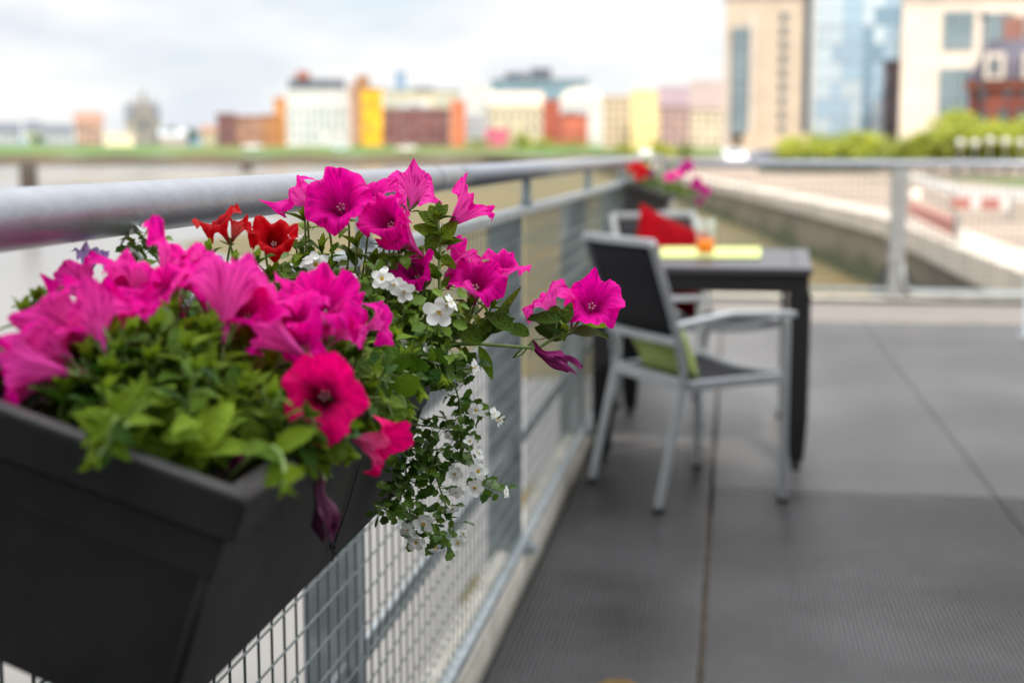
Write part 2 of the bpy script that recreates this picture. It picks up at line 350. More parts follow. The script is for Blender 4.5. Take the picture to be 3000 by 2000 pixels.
n = mb.add([v for r in rows for v in r]); k = len(rows[0])
for i in range(len(rows)-1):
    for j in range(k-1): mb.face((n+i*k+j, n+i*k+j+1, n+(i+1)*k+j+1, n+(i+1)*k+j))
struct('mud_slope', mb, mud_m, True)
# low sand bars in the river
mb = MB()
for (cx, cy, rx, ry, h) in ((1430, 588, 16, 9, .16), (1250, 548, 34, 16, .22), (1640, 545, 14, 12, .2), (1700, 520, 22, 14, .3), (900, 520, 55, 10, .2), (1560, 640, 7, 8, .12)):
    c0 = pl(cx, cy, 2, -1.6); c0.z = 0; rings = []
    for rr, hh in ((1.0, -.12), (.8, .3), (.5, .8), (.12, 1)):
        rings.append([c0+Vector((math.cos(a)*rx*rr*(1+.2*math.sin(3*a+cx)), math.sin(a)*ry*rr*(1+.2*math.sin(2*a+cy)), -1.6+h*hh)) for a in [2*math.pi*j/28 for j in range(28)]])
    mb.loft(rings, 0, True)
struct('sand_bars', mb, sand_m, True)

# ------------------------------------------------------------------ deck railing
rail = empty('deck_railing', (XR, 3.7, 0), 'long steel railing with round handrail and wire mesh along the river edge of the deck', 'railing')
Y0, Y1 = -.6, 11.35
def hz(y): return 1.098+.0009*y
mb = MB(); ys = [Y0, .3, 1.0, 1.8, 2.86]
mb.tube([(XR, y, hz(y)) for y in ys], .0245, 32)
mb.build('handrail', M['steel'], rail, True)
mb = MB(); mb.tube([(XR, y, hz(y)) for y in (2.864, 4.6, 7, 9, Y1)], .0245, 28); mb.build('handrail', M['steel'], rail, True)
mb = MB(); mb.tube([(XR, 2.85, hz(2.85)), (XR, 2.875, hz(2.875))], .0262, 28); mb.tube([(XR, 2.60, hz(2.6)), (XR, 2.606, hz(2.6))], .0256, 28); mb.build('joint_collar', M['galv'], rail, True)
mb = MB(); mb.box((XR-.018, Y0, .985), (XR+.018, Y1, 1.007)); mb.build('mid_rail', M['galv'], rail, bevel=.003)
for z in (.667, .335):
    mb = MB(); mb.box((XR-.040, Y0, z-.020), (XR-.030, Y1, z+.020)); mb.build('lower_rail', M['galv'], rail, bevel=.002)
mb = MB(); mb.box((XR-.012, Y0, .072), (XR+.012, Y1, .092)); mb.build('lower_rail', M['galv'], rail)
for i in range(-1, 6):
    y = 2.10+1.69*i+.05*(i > 0)
    mb = MB(); mb.box((XR-.105, y-.006, .0), (XR-.028, y+.006, .984))
    mb.box((XR-.027, y-.022, .046), (XR-.013, y+.022, .984))
    mb.tube([(XR, y, 1.004), (XR, y, hz(y)-.02)], .013, 12)
    mb.tube([(XR, y, 1.004), (XR, y, 1.02)], .019, 12)
    mb.box((XR-.05, y-.035, .043), (XR+.03, y+.035, .062))
    mb.build('post', M['galvdark'], rail)
    mb = MB(); xm = XR-.004
    ya, yb = y+.01, y+1.69
    for j in range(int((yb-ya)/.05)+1):
        yy = ya+.02+j*.05
        if yy < yb: mb.tube([(xm, yy, .088), (xm, yy, .986)], .0019, 5, cap=False)
    for j in range(18):
        zz = .12+j*.05; mb.tube([(xm+.0035, ya, zz), (xm+.0035, yb, zz)], .0019, 5, cap=False)
    if yb < Y1+.6: mb.build('mesh_panel', M['wire'], rail)

# far railing across the end of the deck
fr = empty('end_railing', (1.3, 11.35, 0), 'pale railing across the far end of the deck with broad flat posts', 'railing')
mb = MB(); mb.tube([(XR, 11.37, 1.06), (5.6, 11.37, 1.058)], .030, 20); mb.build('handrail', M['steel'], fr, True)
mb = MB(); mb.tube([(XR+.05, 11.37, .10), (5.6, 11.37, .05)], .016, 8); mb.build('lower_rail', M['galv'], fr, True)
M['palepost'] = mat('pale_grey_post', (.22, .225, .22), .5, metal=.2, var=.1, vscale=6)
for x in (-.50, 1.285, 3.1, 4.9):
    mb = MB(); mb.box((x-.055, 11.34, .0), (x+.055, 11.352, 1.03)); mb.box((x-.063, 11.352, .0), (x-.048, 11.41, 1.03)); mb.box((x-.09, 11.33, .030), (x+.09, 11.43, .045))
    mb.box((x-.075,11.335,.30),(x+.04,11.345,.36)); mb.build('post', M['palepost'], fr, bevel=.002)
mb = MB(); mb.tube([(1.32, 11.32, .30), (1.33, 11.32, .14), (1.40, 11.32, .07), (1.6, 11.32, .055), (5.6, 11.32, .05)], .02, 10); mb.build('toe_tube', M['palepost'], fr, True)
for x0 in (-.45, 1.36, 3.17):
    mb = MB()
    for j in range(35): mb.tube([(x0+j*.05, 11.375, .1), (x0+j*.05, 11.375, 1.03)], .0018, 4, cap=False)
    for j in range(18): mb.tube([(x0, 11.378, .13+j*.05), (x0+1.72, 11.378, .13+j*.05)], .0018, 4, cap=False)
    mb.build('mesh_panel', M['wire'], fr)
mb = MB(); bp_ = pl(2998, 985, 2, 0); mb.lathe([(.07, 0), (.07, .012), (.028, .014), (.028, 1.12), (.02, 1.14)], (bp_.x+.025, bp_.y, 0), 16)
tag(mb.build('steel_post', M['galv'], None, True), 'upright round steel post standing on the deck at the right edge of the view', 'post')
mb = MB(); c0 = pl(1815, 2001, 2, 0); mb.lathe([(.046, 0), (.046, .006), (.040, .010), (.012, .011)], (c0.x, c0.y-.035, 0), 28)
tag(mb.build('ochre_disc', M['ochre'], None, True), 'small ochre disc lying on the dark deck at the bottom edge of the photo', 'disc')

# ------------------------------------------------------------------ furniture
def bar(mb, a, b, w, h, m=0): mb.tube([a, b], 0, 4, m, True, (w/2, h/2))
def make_chair(label, group, rearL, rearR, frL, frR):
    c = empty('armchair', ((rearL+rearR+frL+frR)/4), label, 'chair', group)
    inv = lambda v: Vector(v)
    def P(u, v, z, dx=0):    # u: 0 left..1 right seen from behind, v: 0 rear..1 front
        b = rearL.lerp(rearR, u).lerp(frL.lerp(frR, u), v); return Vector((b.x, b.y, z))
    head = ((frL+frR)/2-(rearL+rearR)/2).normalized()
    for u in (0, 1):
        mb = MB(); bk = lambda z, o: P(u, 0, z)+head*o
        mb.tube([bk(.015, 0), bk(.40, .085), bk(.46, .085), bk(.60, .055), bk(.87, -.035)], 0, 4, 0, True, (.013, .019))
        mb.build('rear_leg', M['alu'], c, bevel=.004)
        mb = MB(); mb.tube([P(u, 1, .015), P(u, 1, .615)], 0, 4, 0, True, (.013, .019)); mb.build('front_leg', M['alu'], c, bevel=.004)
        mb = MB(); mb.tube([bk(.600, .055)-head*.01, P(u, .55, .635), P(u, 1, .628)+head*.025], 0, 4, 0, True, (.024, .009)); mb.build('armrest', M['alu'], c, bevel=.003)
        mb = MB(); mb.tube([bk(.405, .10), P(u, .98, .42)], 0, 4, 0, True, (.012, .016)); mb.build('seat_rail', M['alu'], c, bevel=.003)
        for v in (0, 1):
            mb = MB(); p = P(u, v, 0); mb.box((p.x-.02, p.y-.02, .001), (p.x+.02, p.y+.02, .018)); mb.build('foot', M['foot'], c)
    a, b = P(0, 0, .41)+head*.085, P(1, 0, .41)+head*.085
    mb = MB(); bar(mb, a, b, .022, .04); mb.build('seat_rail', M['alu'], c, bevel=.003)
    mb = MB(); mb.tube([P(i/6, 1, .425-.018*math.sin(math.pi*i/6)) for i in range(7)], 0, 4, 0, True, (.011, .016)); mb.build('seat_rail', M['alu'], c, bevel=.003)
    mb = MB(); g = 8; vs = []
    for i in range(g+1):
        for j in range(g+1):
            u, v = .03+.94*i/g, .0+j/g; p = P(u, v, .425-.018*math.sin(math.pi*u)-.010*math.sin(math.pi*v))+head*(.085*(1-v)); vs.append(p)
    n = mb.add(vs)
    for i in range(g):
        for j in range(g): mb.face((n+i*(g+1)+j, n+(i+1)*(g+1)+j, n+(i+1)*(g+1)+j+1, n+i*(g+1)+j+1))
    o = mb.build('seat', M['sling'], c, True); sm = o.modifiers.new('thick', 'SOLIDIFY'); sm.thickness = .006; sm.offset = 0
    mb = MB(); vs = []; zz = [.565, .62, .70, .78, .852]
    def off(z): return (.085+(z-.46)/.14*(-.03)) if z < .6 else .055-(z-.6)/.27*.09
    for z in zz:
        for i in range(g+1):
            u = .035+.93*i/g; vs.append(P(u, 0, z)+head*(off(z)-.012*math.sin(math.pi*u)))
    n = mb.add(vs)
    for i in range(len(zz)-1):
        for j in range(g): mb.face((n+i*(g+1)+j, n+i*(g+1)+j+1, n+(i+1)*(g+1)+j+1, n+(i+1)*(g+1)+j))
    o = mb.build('backrest', M['sling'], c, True); sm = o.modifiers.new('thick', 'SOLIDIFY'); sm.thickness = .006; sm.offset = 0
    for z, h in ((.55, .026), (.868, .026)):
        mb = MB(); mb.tube([P(i/6, 0, z)+head*(off(z)-.012*math.sin(math.pi*i/6)) for i in range(7)], 0, 4, 0, True, (.012, h/2)); mb.build('back_rail', M['alu'], c, bevel=.003)
    return c, P, head
CG = 'sling armchairs at the dark table'
ch1, P1, H1 = make_chair('grey armchair with black sling seat holding the lime cushion in front of the table', CG, pl(1736, 1412, 2, 0), pl(1928, 1502, 2, 0), pl(2042, 1372, 2, 0), pl(2292, 1470, 2, 0))
V = Vector
ch2, P2, H2 = make_chair('grey metal armchair carrying the red cushion on the far side of the table', CG, V((-.15, 6.66, 0)), V((-.50, 6.36, 0)), V((.235, 6.26, 0)), V((-.12, 5.97, 0)))

TN = R_(-2); tc0 = V((-.085, 5.70, 0)); TW, TD = .79, 1.06
tab = empty('table', tc0, 'dark square legged table with a grey slatted top beside the railing', 'table', rz=TN)
mb = MB(); mb.box((-TW/2, -TD/2, .715), (TW/2, -TD/2+.06, .742)); mb.box((-TW/2, TD/2-.06, .715), (TW/2, TD/2, .742)); mb.box((-TW/2, -TD/2+.061, .715), (-TW/2+.06, TD/2-.061, .742)); mb.box((TW/2-.06, -TD/2+.061, .715), (TW/2, TD/2-.061, .742))
for j in range(9): y = -TD/2+.066+j*(TD-.13)/9; mb.box((-TW/2+.061, y, .718), (TW/2-.061, y+(TD-.13)/9-.006, .7395))
local(tab, 'tabletop', mb, M['tabletop'], bevel=.004)
mb = MB()
for a, b in (((-TW/2+.01, -TD/2+.01), (TW/2-.01, -TD/2+.035)), ((-TW/2+.01, TD/2-.035), (TW/2-.01, TD/2-.01)), ((-TW/2+.01, -TD/2+.037), (-TW/2+.035, TD/2-.037)), ((TW/2-.035, -TD/2+.037), (TW/2-.01, TD/2-.037))): mb.box((*a, .652), (*b, .714))
local(tab, 'apron', mb, M['tableleg'])
for sx in (-1, 1):
    for sy in (-1, 1):
        mb = MB(); cx, cy = sx*(TW/2-.040), sy*(TD/2-.040)
        mb.loft([[V((cx+a*w, cy+b*w, z)) for a, b in ((-1, -1), (1, -1), (1, 1), (-1, 1))] for w, z in ((.026, .035), (.037, .20), (.038, .651))]); local(tab, 'leg', mb, M['tableleg'], bevel=.005)
        mb = MB(); mb.lathe([(.018, .002), (.020, .02), (.012, .034)], (cx, cy, 0), 12); local(tab, 'foot', mb, M['foot'], True)
mt = empty('placemat', pl(2078, 740, 2, .745), 'lime green placemat lying on the dark table under the glass', 'placemat', rz=0)
a = pl(1935, 757, 2, .745); b = pl(2228, 757, 2, .745); c_ = pl(2228, 727, 2, .745); d_ = pl(1935, 727, 2, .745)
mb = MB(); mb.loft([[v+V((0, 0, z)) for v in (a, b, c_, d_)] for z in (.001, .005)]); o = mb.build('cloth', M['mat'], mt)
gp = pl(2066, 748, 2, .751)
gl = empty('drinking_glass', gp, 'clear tumbler with orange drink standing on the lime placemat', 'glass')
mb = MB(); k = 28
prof = [(.001, .0), (.030, .0), (.033, .006), (.040, .145), (.0385, .145), (.031, .010), (.001, .008)]
mb.lathe(prof, (0, 0, 0), k); local(gl, 'tumbler', mb, M['glass'], True)
mb = MB(); mb.lathe([(.001, .0095), (.0312, .0105), (.0350, .066), (.001, .0665)], (0, 0, 0), k); local(gl, 'drink', mb, M['orange'], True)

def cushion(name, label, m, center, w, h, t, X, Yv):
    Zv = X.cross(Yv).normalized(); mb = MB(); g = 14; vs = [[], []]
    for sgn in (0, 1):
        for i in range(g+1):
            for j in range(g+1):
                u, v = 2*i/g-1, 2*j/g-1
                pinch = 1-.10*(u*u*(1-v*v))-.0; th = t/2*((1-u**4)*(1-v**4))**.5
                x = u*w/2*(1-.10*(1-v*v)*u*u*0+.0)*(1-.07*(1-abs(v)**2)*abs(u)); y = v*h/2*(1-.07*(1-abs(u)**2)*abs(v))
                wr = .006*noise.noise(V((u*2.1, v*2.3, sgn*3+w*9)))
                vs[sgn].append(center+X*x+Yv*y+Zv*((th+wr*(th > .01))*(1 if sgn else -1)))
    for sgn in (0, 1):
        n = mb.add(vs[sgn])
        for i in range(g):
            for j in range(g):
                f = (n+i*(g+1)+j, n+(i+1)*(g+1)+j, n+(i+1)*(g+1)+j+1, n+i*(g+1)+j+1); mb.face(f if sgn else f[::-1])
    return tag(mb.build(name, m, None, True), label, 'cushion')
# red cushion leaning in the far chair, standing on a corner
side2 = V((H2.y, -H2.x, 0)); up2 = (V((0, 0, 1))-H2*.22).normalized()
r45 = (side2*.93+up2*.37).normalized(); u45 = (up2*.93-side2*.37).normalized()
cushion('cushion', 'bright red cushion propped upright in the far armchair', M['redcloth'], P2(.64, .20, .665)+H2*.04, .42, .42, .13, r45, u45)
side1 = V((H1.y, -H1.x, 0)); up1 = (V((0, 0, 1))-H1*.42).normalized()
cushion('cushion', 'lime green cushion leaning against the back of the near armchair', M['limecloth'], P1(.52, .30, .505), .34, .20, .09, side1, up1)

# ------------------------------------------------------------------ flower boxes
def flower_box(y0, y1, label):
    o = empty('flower_box', (-.42, (y0+y1)/2, .80), label, 'planter', 'dark window boxes hung on the railing')
    sec = lambda ins=0, top=0: [V2 for V2 in ((-.515+ins, 1.0-top), (-.500+ins*.8, .822+ins), (-.367-ins, .770+ins), (-.311-ins, .933-top))]
    mb = MB()
    for (ya, yb) in ((y0, y1),):
        n = (yb-ya)
        outer = sec(); mid = [(outer[0], outer[3]), (outer[1], outer[2])]
        tp = lambda y, s: [V((x, y+(s*.004 if z < .9 else 0), z)) for x, z in outer]
        mb.loft([tp(ya, 1), tp(yb, -1)], 0, False)
        # ends
        for y, s in ((ya, 1), (yb, -1)):
            r = tp(y, s); k_ = mb.add(r); mb.face([k_+i for i in (range(4) if s < 0 else (3, 2, 1, 0))])
    # drop the open top face made by the loft
    mb.f = [f for f in mb.f]; 
    top = [i for i, f in enumerate(mb.f) if all(mb.v[j][2] > .92 for j in f)]
    for i in reversed(top): del mb.f[i]; del mb.m[i]; del mb.uv[i]; del mb.t[i]
    b = mb.build('box', M['plastic'], o); s_ = b.modifiers.new('t', 'SOLIDIFY'); s_.thickness = .003; s_.offset = 0
    # rolled lip round the top, with an upright flange below it
    mb = MB(); sl = V((.212, 0, -.069)).normalized(); up = V((.069, 0, .212)).normalized()
    bk, ft = V((-.515, 0, 1.0)), V((-.311, 0, .933))
    c4 = [V((bk.x, y0, bk.z)), V((ft.x, y0, ft.z)), V((ft.x, y1, ft.z)), V((bk.x, y1, bk.z))]
    def lip(off0, off1, h0, h1, nm, mm, par):
        m_ = MB()
        def ring(off, h):
            r = []
            for i, p in enumerate(c4):
                sx = -1 if i in (0, 3) else 1; sy = -1 if i in (0, 1) else 1
                r.append(p+sl*off*sx+V((0, off*sy, 0))+up*h)
            return r
        prof = [(off0, h0), (off1, h0), (off1, h1-.003), (off1-.003, h1), (off0+.003, h1), (off0, h1-.003), (off0, h0)]
        m_.loft([ring(a_, b_) for a_, b_ in prof], 0, False)
        return m_.build(nm, mm, par)
    l = lip(-.006, .013, -.026, .006, 'rim', M['plastic'], o); bv = l.modifiers.new('b', 'BEVEL'); bv.width = .006; bv.segments = 3
    l = lip(.0015, .005, -.056, -.0265, 'flange', M['plastic'], o)
    mb = MB()
    nx, ny = 10, 26; n = mb.add([bk.lerp(ft, .03+.94*i/nx)+V((0, y0+.006+(y1-y0-.012)*j/ny, -.030+.010*noise.noise(V((i*.9, j*.8, y0)))+.012*math.sin(math.pi*i/nx))) for i in range(nx+1) for j in range(ny+1)])
    for i in range(nx):
        for j in range(ny): mb.face((n+i*(ny+1)+j, n+(i+1)*(ny+1)+j, n+(i+1)*(ny+1)+j+1, n+i*(ny+1)+j+1))
    mb.build('soil', M['soil'], o, True)
    for y in (y0+.12, y1-.12):
        mb = MB(); mb.tube([(XR-.024, y, .975), (XR-.024, y, 1.012), (XR+.027, y, 1.012), (XR+.027, y, .80)], 0, 4, 0, True, (.010, .0015)); mb.build('hook', M['galvdark'], o)
    # corner ridges on the end panels
    for y, s in ((y0, -1), (y1, 1)):
        mb = MB(); mb.tube([V((-.318, y+s*.001, .912)), V((-.367, y-s*.004+s*.001, .770))], .0045, 8); mb.build('corner_ridge', M['plastic'], o, True)
    return o
BY0, BY1 = .850, 1.486
flower_box(BY0, BY1, 'dark grey plastic flower box full of pink petunias, nearest on the railing')
flower_box(7.16, 7.81, 'dark flower box hung on the railing beyond the table with red and magenta flowers')

# string tied round the box
def face_front(x, y):
    # intersect with the box's slanted front face
    A = V((-.311, 0, .933)); B = V((-.367, 0, .770)); d = B-A; nn = V((-d.z, 0, d.x)); nn.normalize()
    if nn.x < 0: nn = -nn
    r = ray(x*K, y*K); t_ = (A+nn*.004-EY).dot(nn)/r.dot(nn); return EY+r*t_
kn = face_front(765, 1258)
mb = MB(); mb.tube([face_front(828, 1062), face_front(820, 1085), face_front(796, 1170), face_front(772, 1240), kn], .0007, 6)
mb.tube([face_front(826, 1066), face_front(800, 1158), face_front(770, 1236), kn+V((.001, 0, 0))], .0006, 6)
kx = kn
for i in range(5):
    a_ = i*1.3; mb.tube([kx+V((.002*math.cos(a_+j*1.1), .0028*math.sin(a_+j*1.25), .0038*math.sin(j*.9+i))) for j in range(7)], .0008, 5)
mb.tube([kx, kx+V((.0, -.001, -.006)), kx+V((.001, -.003, -.0085)), kx+V((-.0005, -.0025, -.012))], .0007, 5)
mb.tube([kx, kx+V((.001, .003, -.004)), kx+V((.002, .002, -.008))], .0007, 5)
tag(mb.build('string', M['string'], None, True), 'thin black string with a knot tied down the side of the near flower box', 'string')

# ------------------------------------------------------------------ plant parts
def frame(d, roll=0):
    d = d.normalized(); r = V((0, 0, 1)) if abs(d.z) < .95 else V((1, 0, 0))
    x = d.cross(r).normalized(); y = x.cross(d).normalized()
    return x*math.cos(roll)+y*math.sin(roll), y*math.cos(roll)-x*math.sin(roll), d
def leaf(mb, base, d, nrm, ln, wd, curl=.3, fold=.25, m=0, tint=.5, tooth=0, spat=False):
    d = d.normalized(); s = d.cross(nrm).normalized(); nrm = s.cross(d).normalized()
    nl = 7 if ln > .014 else 4; rows = []
    for i in range(nl+1):
        t = i/nl
        w = math.sin(math.pi*min(1, (t*.96+.03))**(.85 if not spat else 1.5))**.8*wd/2
        if t == 0: w = wd*.06
        if t == 1: w = wd*.05
        if tooth and 0 < i < nl: w *= (1.18 if i % 2 else .84)
        a = curl*t*1.3; p = base+d*ln*(t*math.cos(a*.6))+nrm*(-ln*t*math.sin(a*.7)*.9)
        rip = .05*wd*math.sin(t*9+ln*900)
        rows.append([p-s*w+nrm*(w*fold+rip), p-s*w*.5+nrm*w*fold*.42, p, p+s*w*.5+nrm*w*fold*.42, p+s*w+nrm*(w*fold-rip)])
    n = mb.add([v for r in rows for v in r])
    for i in range(nl):
        for j in range(4): mb.face((n+i*5+j, n+i*5+j+1, n+(i+1)*5+j+1, n+(i+1)*5+j), m, None, tint)
def rv(): return V((random.uniform(-1, 1), random.uniform(-1, 1), random.uniform(-1, 1)))
def petunia_mesh(seed, R=.031, cup=.55, ruf=1.0, name='petunia', lod=1):
    rnd = random.Random(seed); mb = MB(); nt_, nr = (80, 26) if lod else (40, 12)
    ph = [rnd.uniform(0, 6.28) for _ in range(8)]; lb = [1+rnd.uniform(-.12, .12) for _ in range(5)]; tiltx, tilty = rnd.uniform(-.25, .25), rnd.uniform(-.25, .25)
    rec = [rnd.uniform(-.1, 1.0) for _ in range(5)]; tipa = [rnd.choice((0, .02, .03, .05, .07)) for _ in range(5)]
    rows = []
    for i in range(nr+1):
        t = i/nr; row = []
        for j in range(nt_):
            th0 = 2*math.pi*j/nt_; th = th0+.11*math.sin(th0+ph[4])+.07*math.sin(2*th0+ph[6])+.05*math.sin(3*th0+ph[0]); c = math.cos(5*th); lobe = int(((th/(2*math.pi))*5+.5)) % 5
            if t < .34:
                u = t/.34; r = .0019+.0066*u**1.8; z = .026*u; r *= 1+.10*u*c
            else:
                u = (t-.34)/.66
                pts = .5+.5*c
                Rl = R*lb[lobe]*(.91+.085*pts**.9+tipa[lobe]*max(0, 1-abs(((th*5/(2*math.pi)+.5) % 1)-.5)/.2)**1.3)
                Rl *= 1+.035*math.sin(7*th+ph[1])+.014*math.sin(17*th+ph[2])+.008*math.sin(31*th+ph[6])
                # flare profile
                s1 = 1-(1-u)**2.3
                r = .0085*(1-u)*(1+.1*c)+Rl*(u**1.02)*(1-.14*cup*u)
                z = .026+R*cup*(1.05*s1)
                z -= R*.42*rec[lobe]*u**3*pts          # tips roll back
                z -= R*.14*u*(1-pts)**2*(.6+.4*u)*ruf*.6   # creases between the lobes
                z += ruf*R*(.055*u*u*math.sin(10*th+ph[3])+.035*u**3*math.sin(13*th+ph[4])+.010*u**4*math.sin(23*th+ph[5])+.17*u*u*math.sin(2*th+ph[7])+.13*u*u*math.sin(3*th+ph[1])+.07*u**2*math.sin(7*th+ph[2])+.012*u**5*math.sin(37*th+ph[2]))
                z += -R*.05*math.exp(-((pts-1)*6)**2)*u
            x, y = r*math.cos(th0), r*math.sin(th0)
            z += (x*tiltx+y*tilty)*(max(0, t-.3)); row.append(V((x, y, z)))
        rows.append(row)
    n = mb.add([v for r in rows for v in r])
    for i in range(nr):
        for j in range(nt_):
            j2 = (j+1) % nt_; u0, u1 = j/nt_, (j+1)/nt_; v0, v1 = i/nr, (i+1)/nr
            mb.face((n+i*nt_+j, n+(i+1)*nt_+j, n+(i+1)*nt_+j2, n+i*nt_+j2), 0, [(u0, v0), (u0, v1), (u1, v1), (u1, v0)])
    for kx_ in range(5):      # calyx and stamens
        a_ = kx_*1.2566+.3; d = V((math.cos(a_), math.sin(a_), 0))
        leaf(mb, d*.0018+V((0, 0, -.001)), V((d.x*.42, d.y*.42, 1)), d, .014, .0035, -.5, .2, 1)
        mb.tube([V((0, 0, .010)), d*.0014+V((0, 0, .018)), d*.0024+V((0, 0, .0235))], .0004, 5, 2)
        mb.tube([d*.0022+V((0, 0, .0232)), d*.0030+V((0, 0, .0250))], .0008, 6, 2)
    return mb
def mkmesh(seed, m, **kw):
    kw['ruf'] = kw.get('ruf', 1)*1.3; me = petunia_mesh(seed, **kw).mesh('petunia_flower', [m, M['stem'], M['stamen']], True); return me
PM = [mkmesh(s, M['pink'], cup=c, ruf=r) for s, c, r in ((1, .36, 1.1), (2, .50, .9), (3, .68, 1.1), (4, .42, 1.3), (5, .58, 1.2), (6, .30, .9), (7, .46, 1.2), (8, .78, .9))]
CM = [mkmesh(20, M['cerise'], cup=.34, ruf=.7), mkmesh(22, M['cerise'], cup=.7, ruf=1.2)]
RM = [mkmesh(s, M['red'], cup=c, ruf=1.15) for s, c in ((31, .3), (32, .6), (33, .8))]
LM = [mkmesh(41, M['lilac'], cup=.8, ruf=1.0)]
def wilt_mesh(seed, m):
    rnd = random.Random(seed); mb = MB(); nt_, nr = 30, 14; rows = []
    ph = [rnd.uniform(0, 6) for _ in range(4)]
    for i in range(nr+1):
        t = i/nr; row = []
        for j in range(nt_):
            th = 2*math.pi*j/nt_; r = (.0022+.0075*t**1.1+.0025*math.sin(t*9+ph[3])*t)*(1+.22*math.sin(5*th+ph[0]+t*3.5)+.20*t*math.sin(9*th+ph[1]+t*4)+.10*t*math.sin(17*th+ph[2]))
            if t > .8: r *= 1-.45*(t-.8)/.2*(1+.8*math.sin(3*th+ph[2]))
            row.append(V((r*math.cos(th+t*1.0)+.004*math.sin(t*5), r*math.sin(th+t*1.0)*.8, .046*t+t*t*(.010*math.sin(3*th+ph[3])+.006*math.sin(7*th+ph[1])))))
        rows.append(row)
    n = mb.add([v for r in rows for v in r])
    for i in range(nr):
        for j in range(nt_):
            j2 = (j+1) % nt_; mb.face((n+i*nt_+j, n+i*nt_+j2, n+(i+1)*nt_+j2, n+(i+1)*nt_+j), 0, [(j/nt_, i/nr), ((j+1)/nt_, i/nr), ((j+1)/nt_, (i+1)/nr), (j/nt_, (i+1)/nr)])
    for kx_ in range(5):
        a_ = kx_*1.2566; d = V((math.cos(a_), math.sin(a_), 0)); leaf(mb, d*.002, V((d.x*.6, d.y*.6, 1)), d, .015, .004, -.4, .2, 1)
    return mb.mesh('wilted_flower', [m, M['stem']], True)
WM = [wilt_mesh(1, M['wilted']), wilt_mesh(2, M['darkbud'])]
def bacopa_mesh(seed):
    rnd = random.Random(seed); mb = MB()
    for k_ in range(5):
        a_ = k_*1.2566+rnd.uniform(-.12, .12); d = V((math.cos(a_), math.sin(a_), rnd.uniform(-.05, .30)))
        ln = .0105*rnd.uniform(.9, 1.1); wd = .0088*rnd.uniform(.9, 1.1); s = V((-math.sin(a_), math.cos(a_), 0)); rows = []
        for i in range(7):
            t = i/6; w = wd/2*(math.sin(math.pi*min(1, t**1.15*.90+.04))**.6); z = .0012*math.sin(t*5+seed)+t*t*.001*rnd.uniform(-1, 1)
            p = d*(.0012+ln*t); rows.append([p-s*w+V((0, 0, z)), p+V((0, 0, z-.0005)), p+s*w+V((0, 0, z))])
        n = mb.add([v for r in rows for v in r])
        for i in range(6):
            for j in range(2): mb.face((n+i*3+j, n+i*3+j+1, n+(i+1)*3+j+1, n+(i+1)*3+j), 0)
    mb.lathe([(.0006, -.007), (.0013, -.003), (.0022, .0002), (.0020, .0010), (.0008, .0004)], (0, 0, 0), 10, 1)
    for k_ in range(4):
        a_ = k_*1.57; d = V((math.cos(a_), math.sin(a_), 0)); leaf(mb, d*.0008+V((0, 0, -.008)), V((d.x*.5, d.y*.5, 1)), d, .005, .0018, -.3, .2, 2)
    return mb.mesh('white_flower', [M['white'], M['yellow'], M['stem']], True)
BM = [bacopa_mesh(s) for s in range(4)]
def camdir(a, b, c): return (RT*a+UP*b-FW*c).normalized()   # right, up, towards the viewer
def put(me, name, plant, pos, d, scale=1, roll=None):
    X, Y, Z = frame(d, random.uniform(0, 6.28) if roll is None else roll)
    o = bpy.data.objects.new(name, me); C.objects.link(o); o.parent = plant; o.matrix_parent_inverse = parent_inv(plant)
    o.matrix_basis = Matrix.Translation(pos) @ Matrix((X, Y, Z)).transposed().to_4x4() @ Matrix.Diagonal((scale, scale, scale, 1)); return o
def bez(a, b, c, d, n=10):
    r = []
    for i in range(n+1):
        t = i/n; r.append(a*(1-t)**3+b*3*t*(1-t)**2+c*3*t*t*(1-t)+d*t**3)
    return r
class Plant:
    def __init__(s, name, label, cat, base, group=None):
        s.o = empty(name, base, label, cat, group); s.lf = MB(); s.st = MB(); s.base = V(base)
    def stem(s, pts, r0=.0016, r1=.0009, m=0): 
        k_ = len(pts); s.st.tube(pts, [r0+(r1-r0)*i/(k_-1) for i in range(k_)], 6, m, False)
    def leaves_on(s, pts, n, ln, wd, t0=.25, t1=1, tooth=0, spread=.9, tint=(.1, .9), top=False):
        k_ = len(pts)-1
        for i in range(n):
            t = t0+(t1-t0)*((i+.5)/n); f = t*k_; a = min(int(f), k_-1); p = pts[a].lerp(pts[a+1], f-a); d = (pts[a+1]-pts[a]).normalized()
            x, y, z = frame(d, i*2.4+random.uniform(-.4, .4)); dd = (x*spread+d*random.uniform(.2, .8)+V((0, 0, .15))).normalized()
            nn = (d*.8+V((0, 0, .9))+rv()*.25); l_ = ln*random.uniform(.7, 1.15)*(1 if t < .8 else .8)
            leaf(s.lf, p, dd, nn, l_, wd*l_/ln*random.uniform(.85, 1.1), random.uniform(.1, .8), random.uniform(.1, .45), 0, random.uniform(*tint), tooth)
        if top:
            p = pts[-1]; d = (pts[-1]-pts[-2]).normalized()
            for i in range(6):
                x, y, z = frame(d, i*1.05); leaf(s.lf, p-d*.002*i*.5, (d+x*random.uniform(.2, .6)), x*-1+d*.3, ln*random.uniform(.3, .6), wd*.4, .2, .4, 0, random.uniform(.5, 1), tooth)
    def done(s, lm, sm):
        if s.lf.f: s.lf.build('foliage', lm, s.o, True)
        if s.st.f: s.st.build('stem', sm, s.o, True)

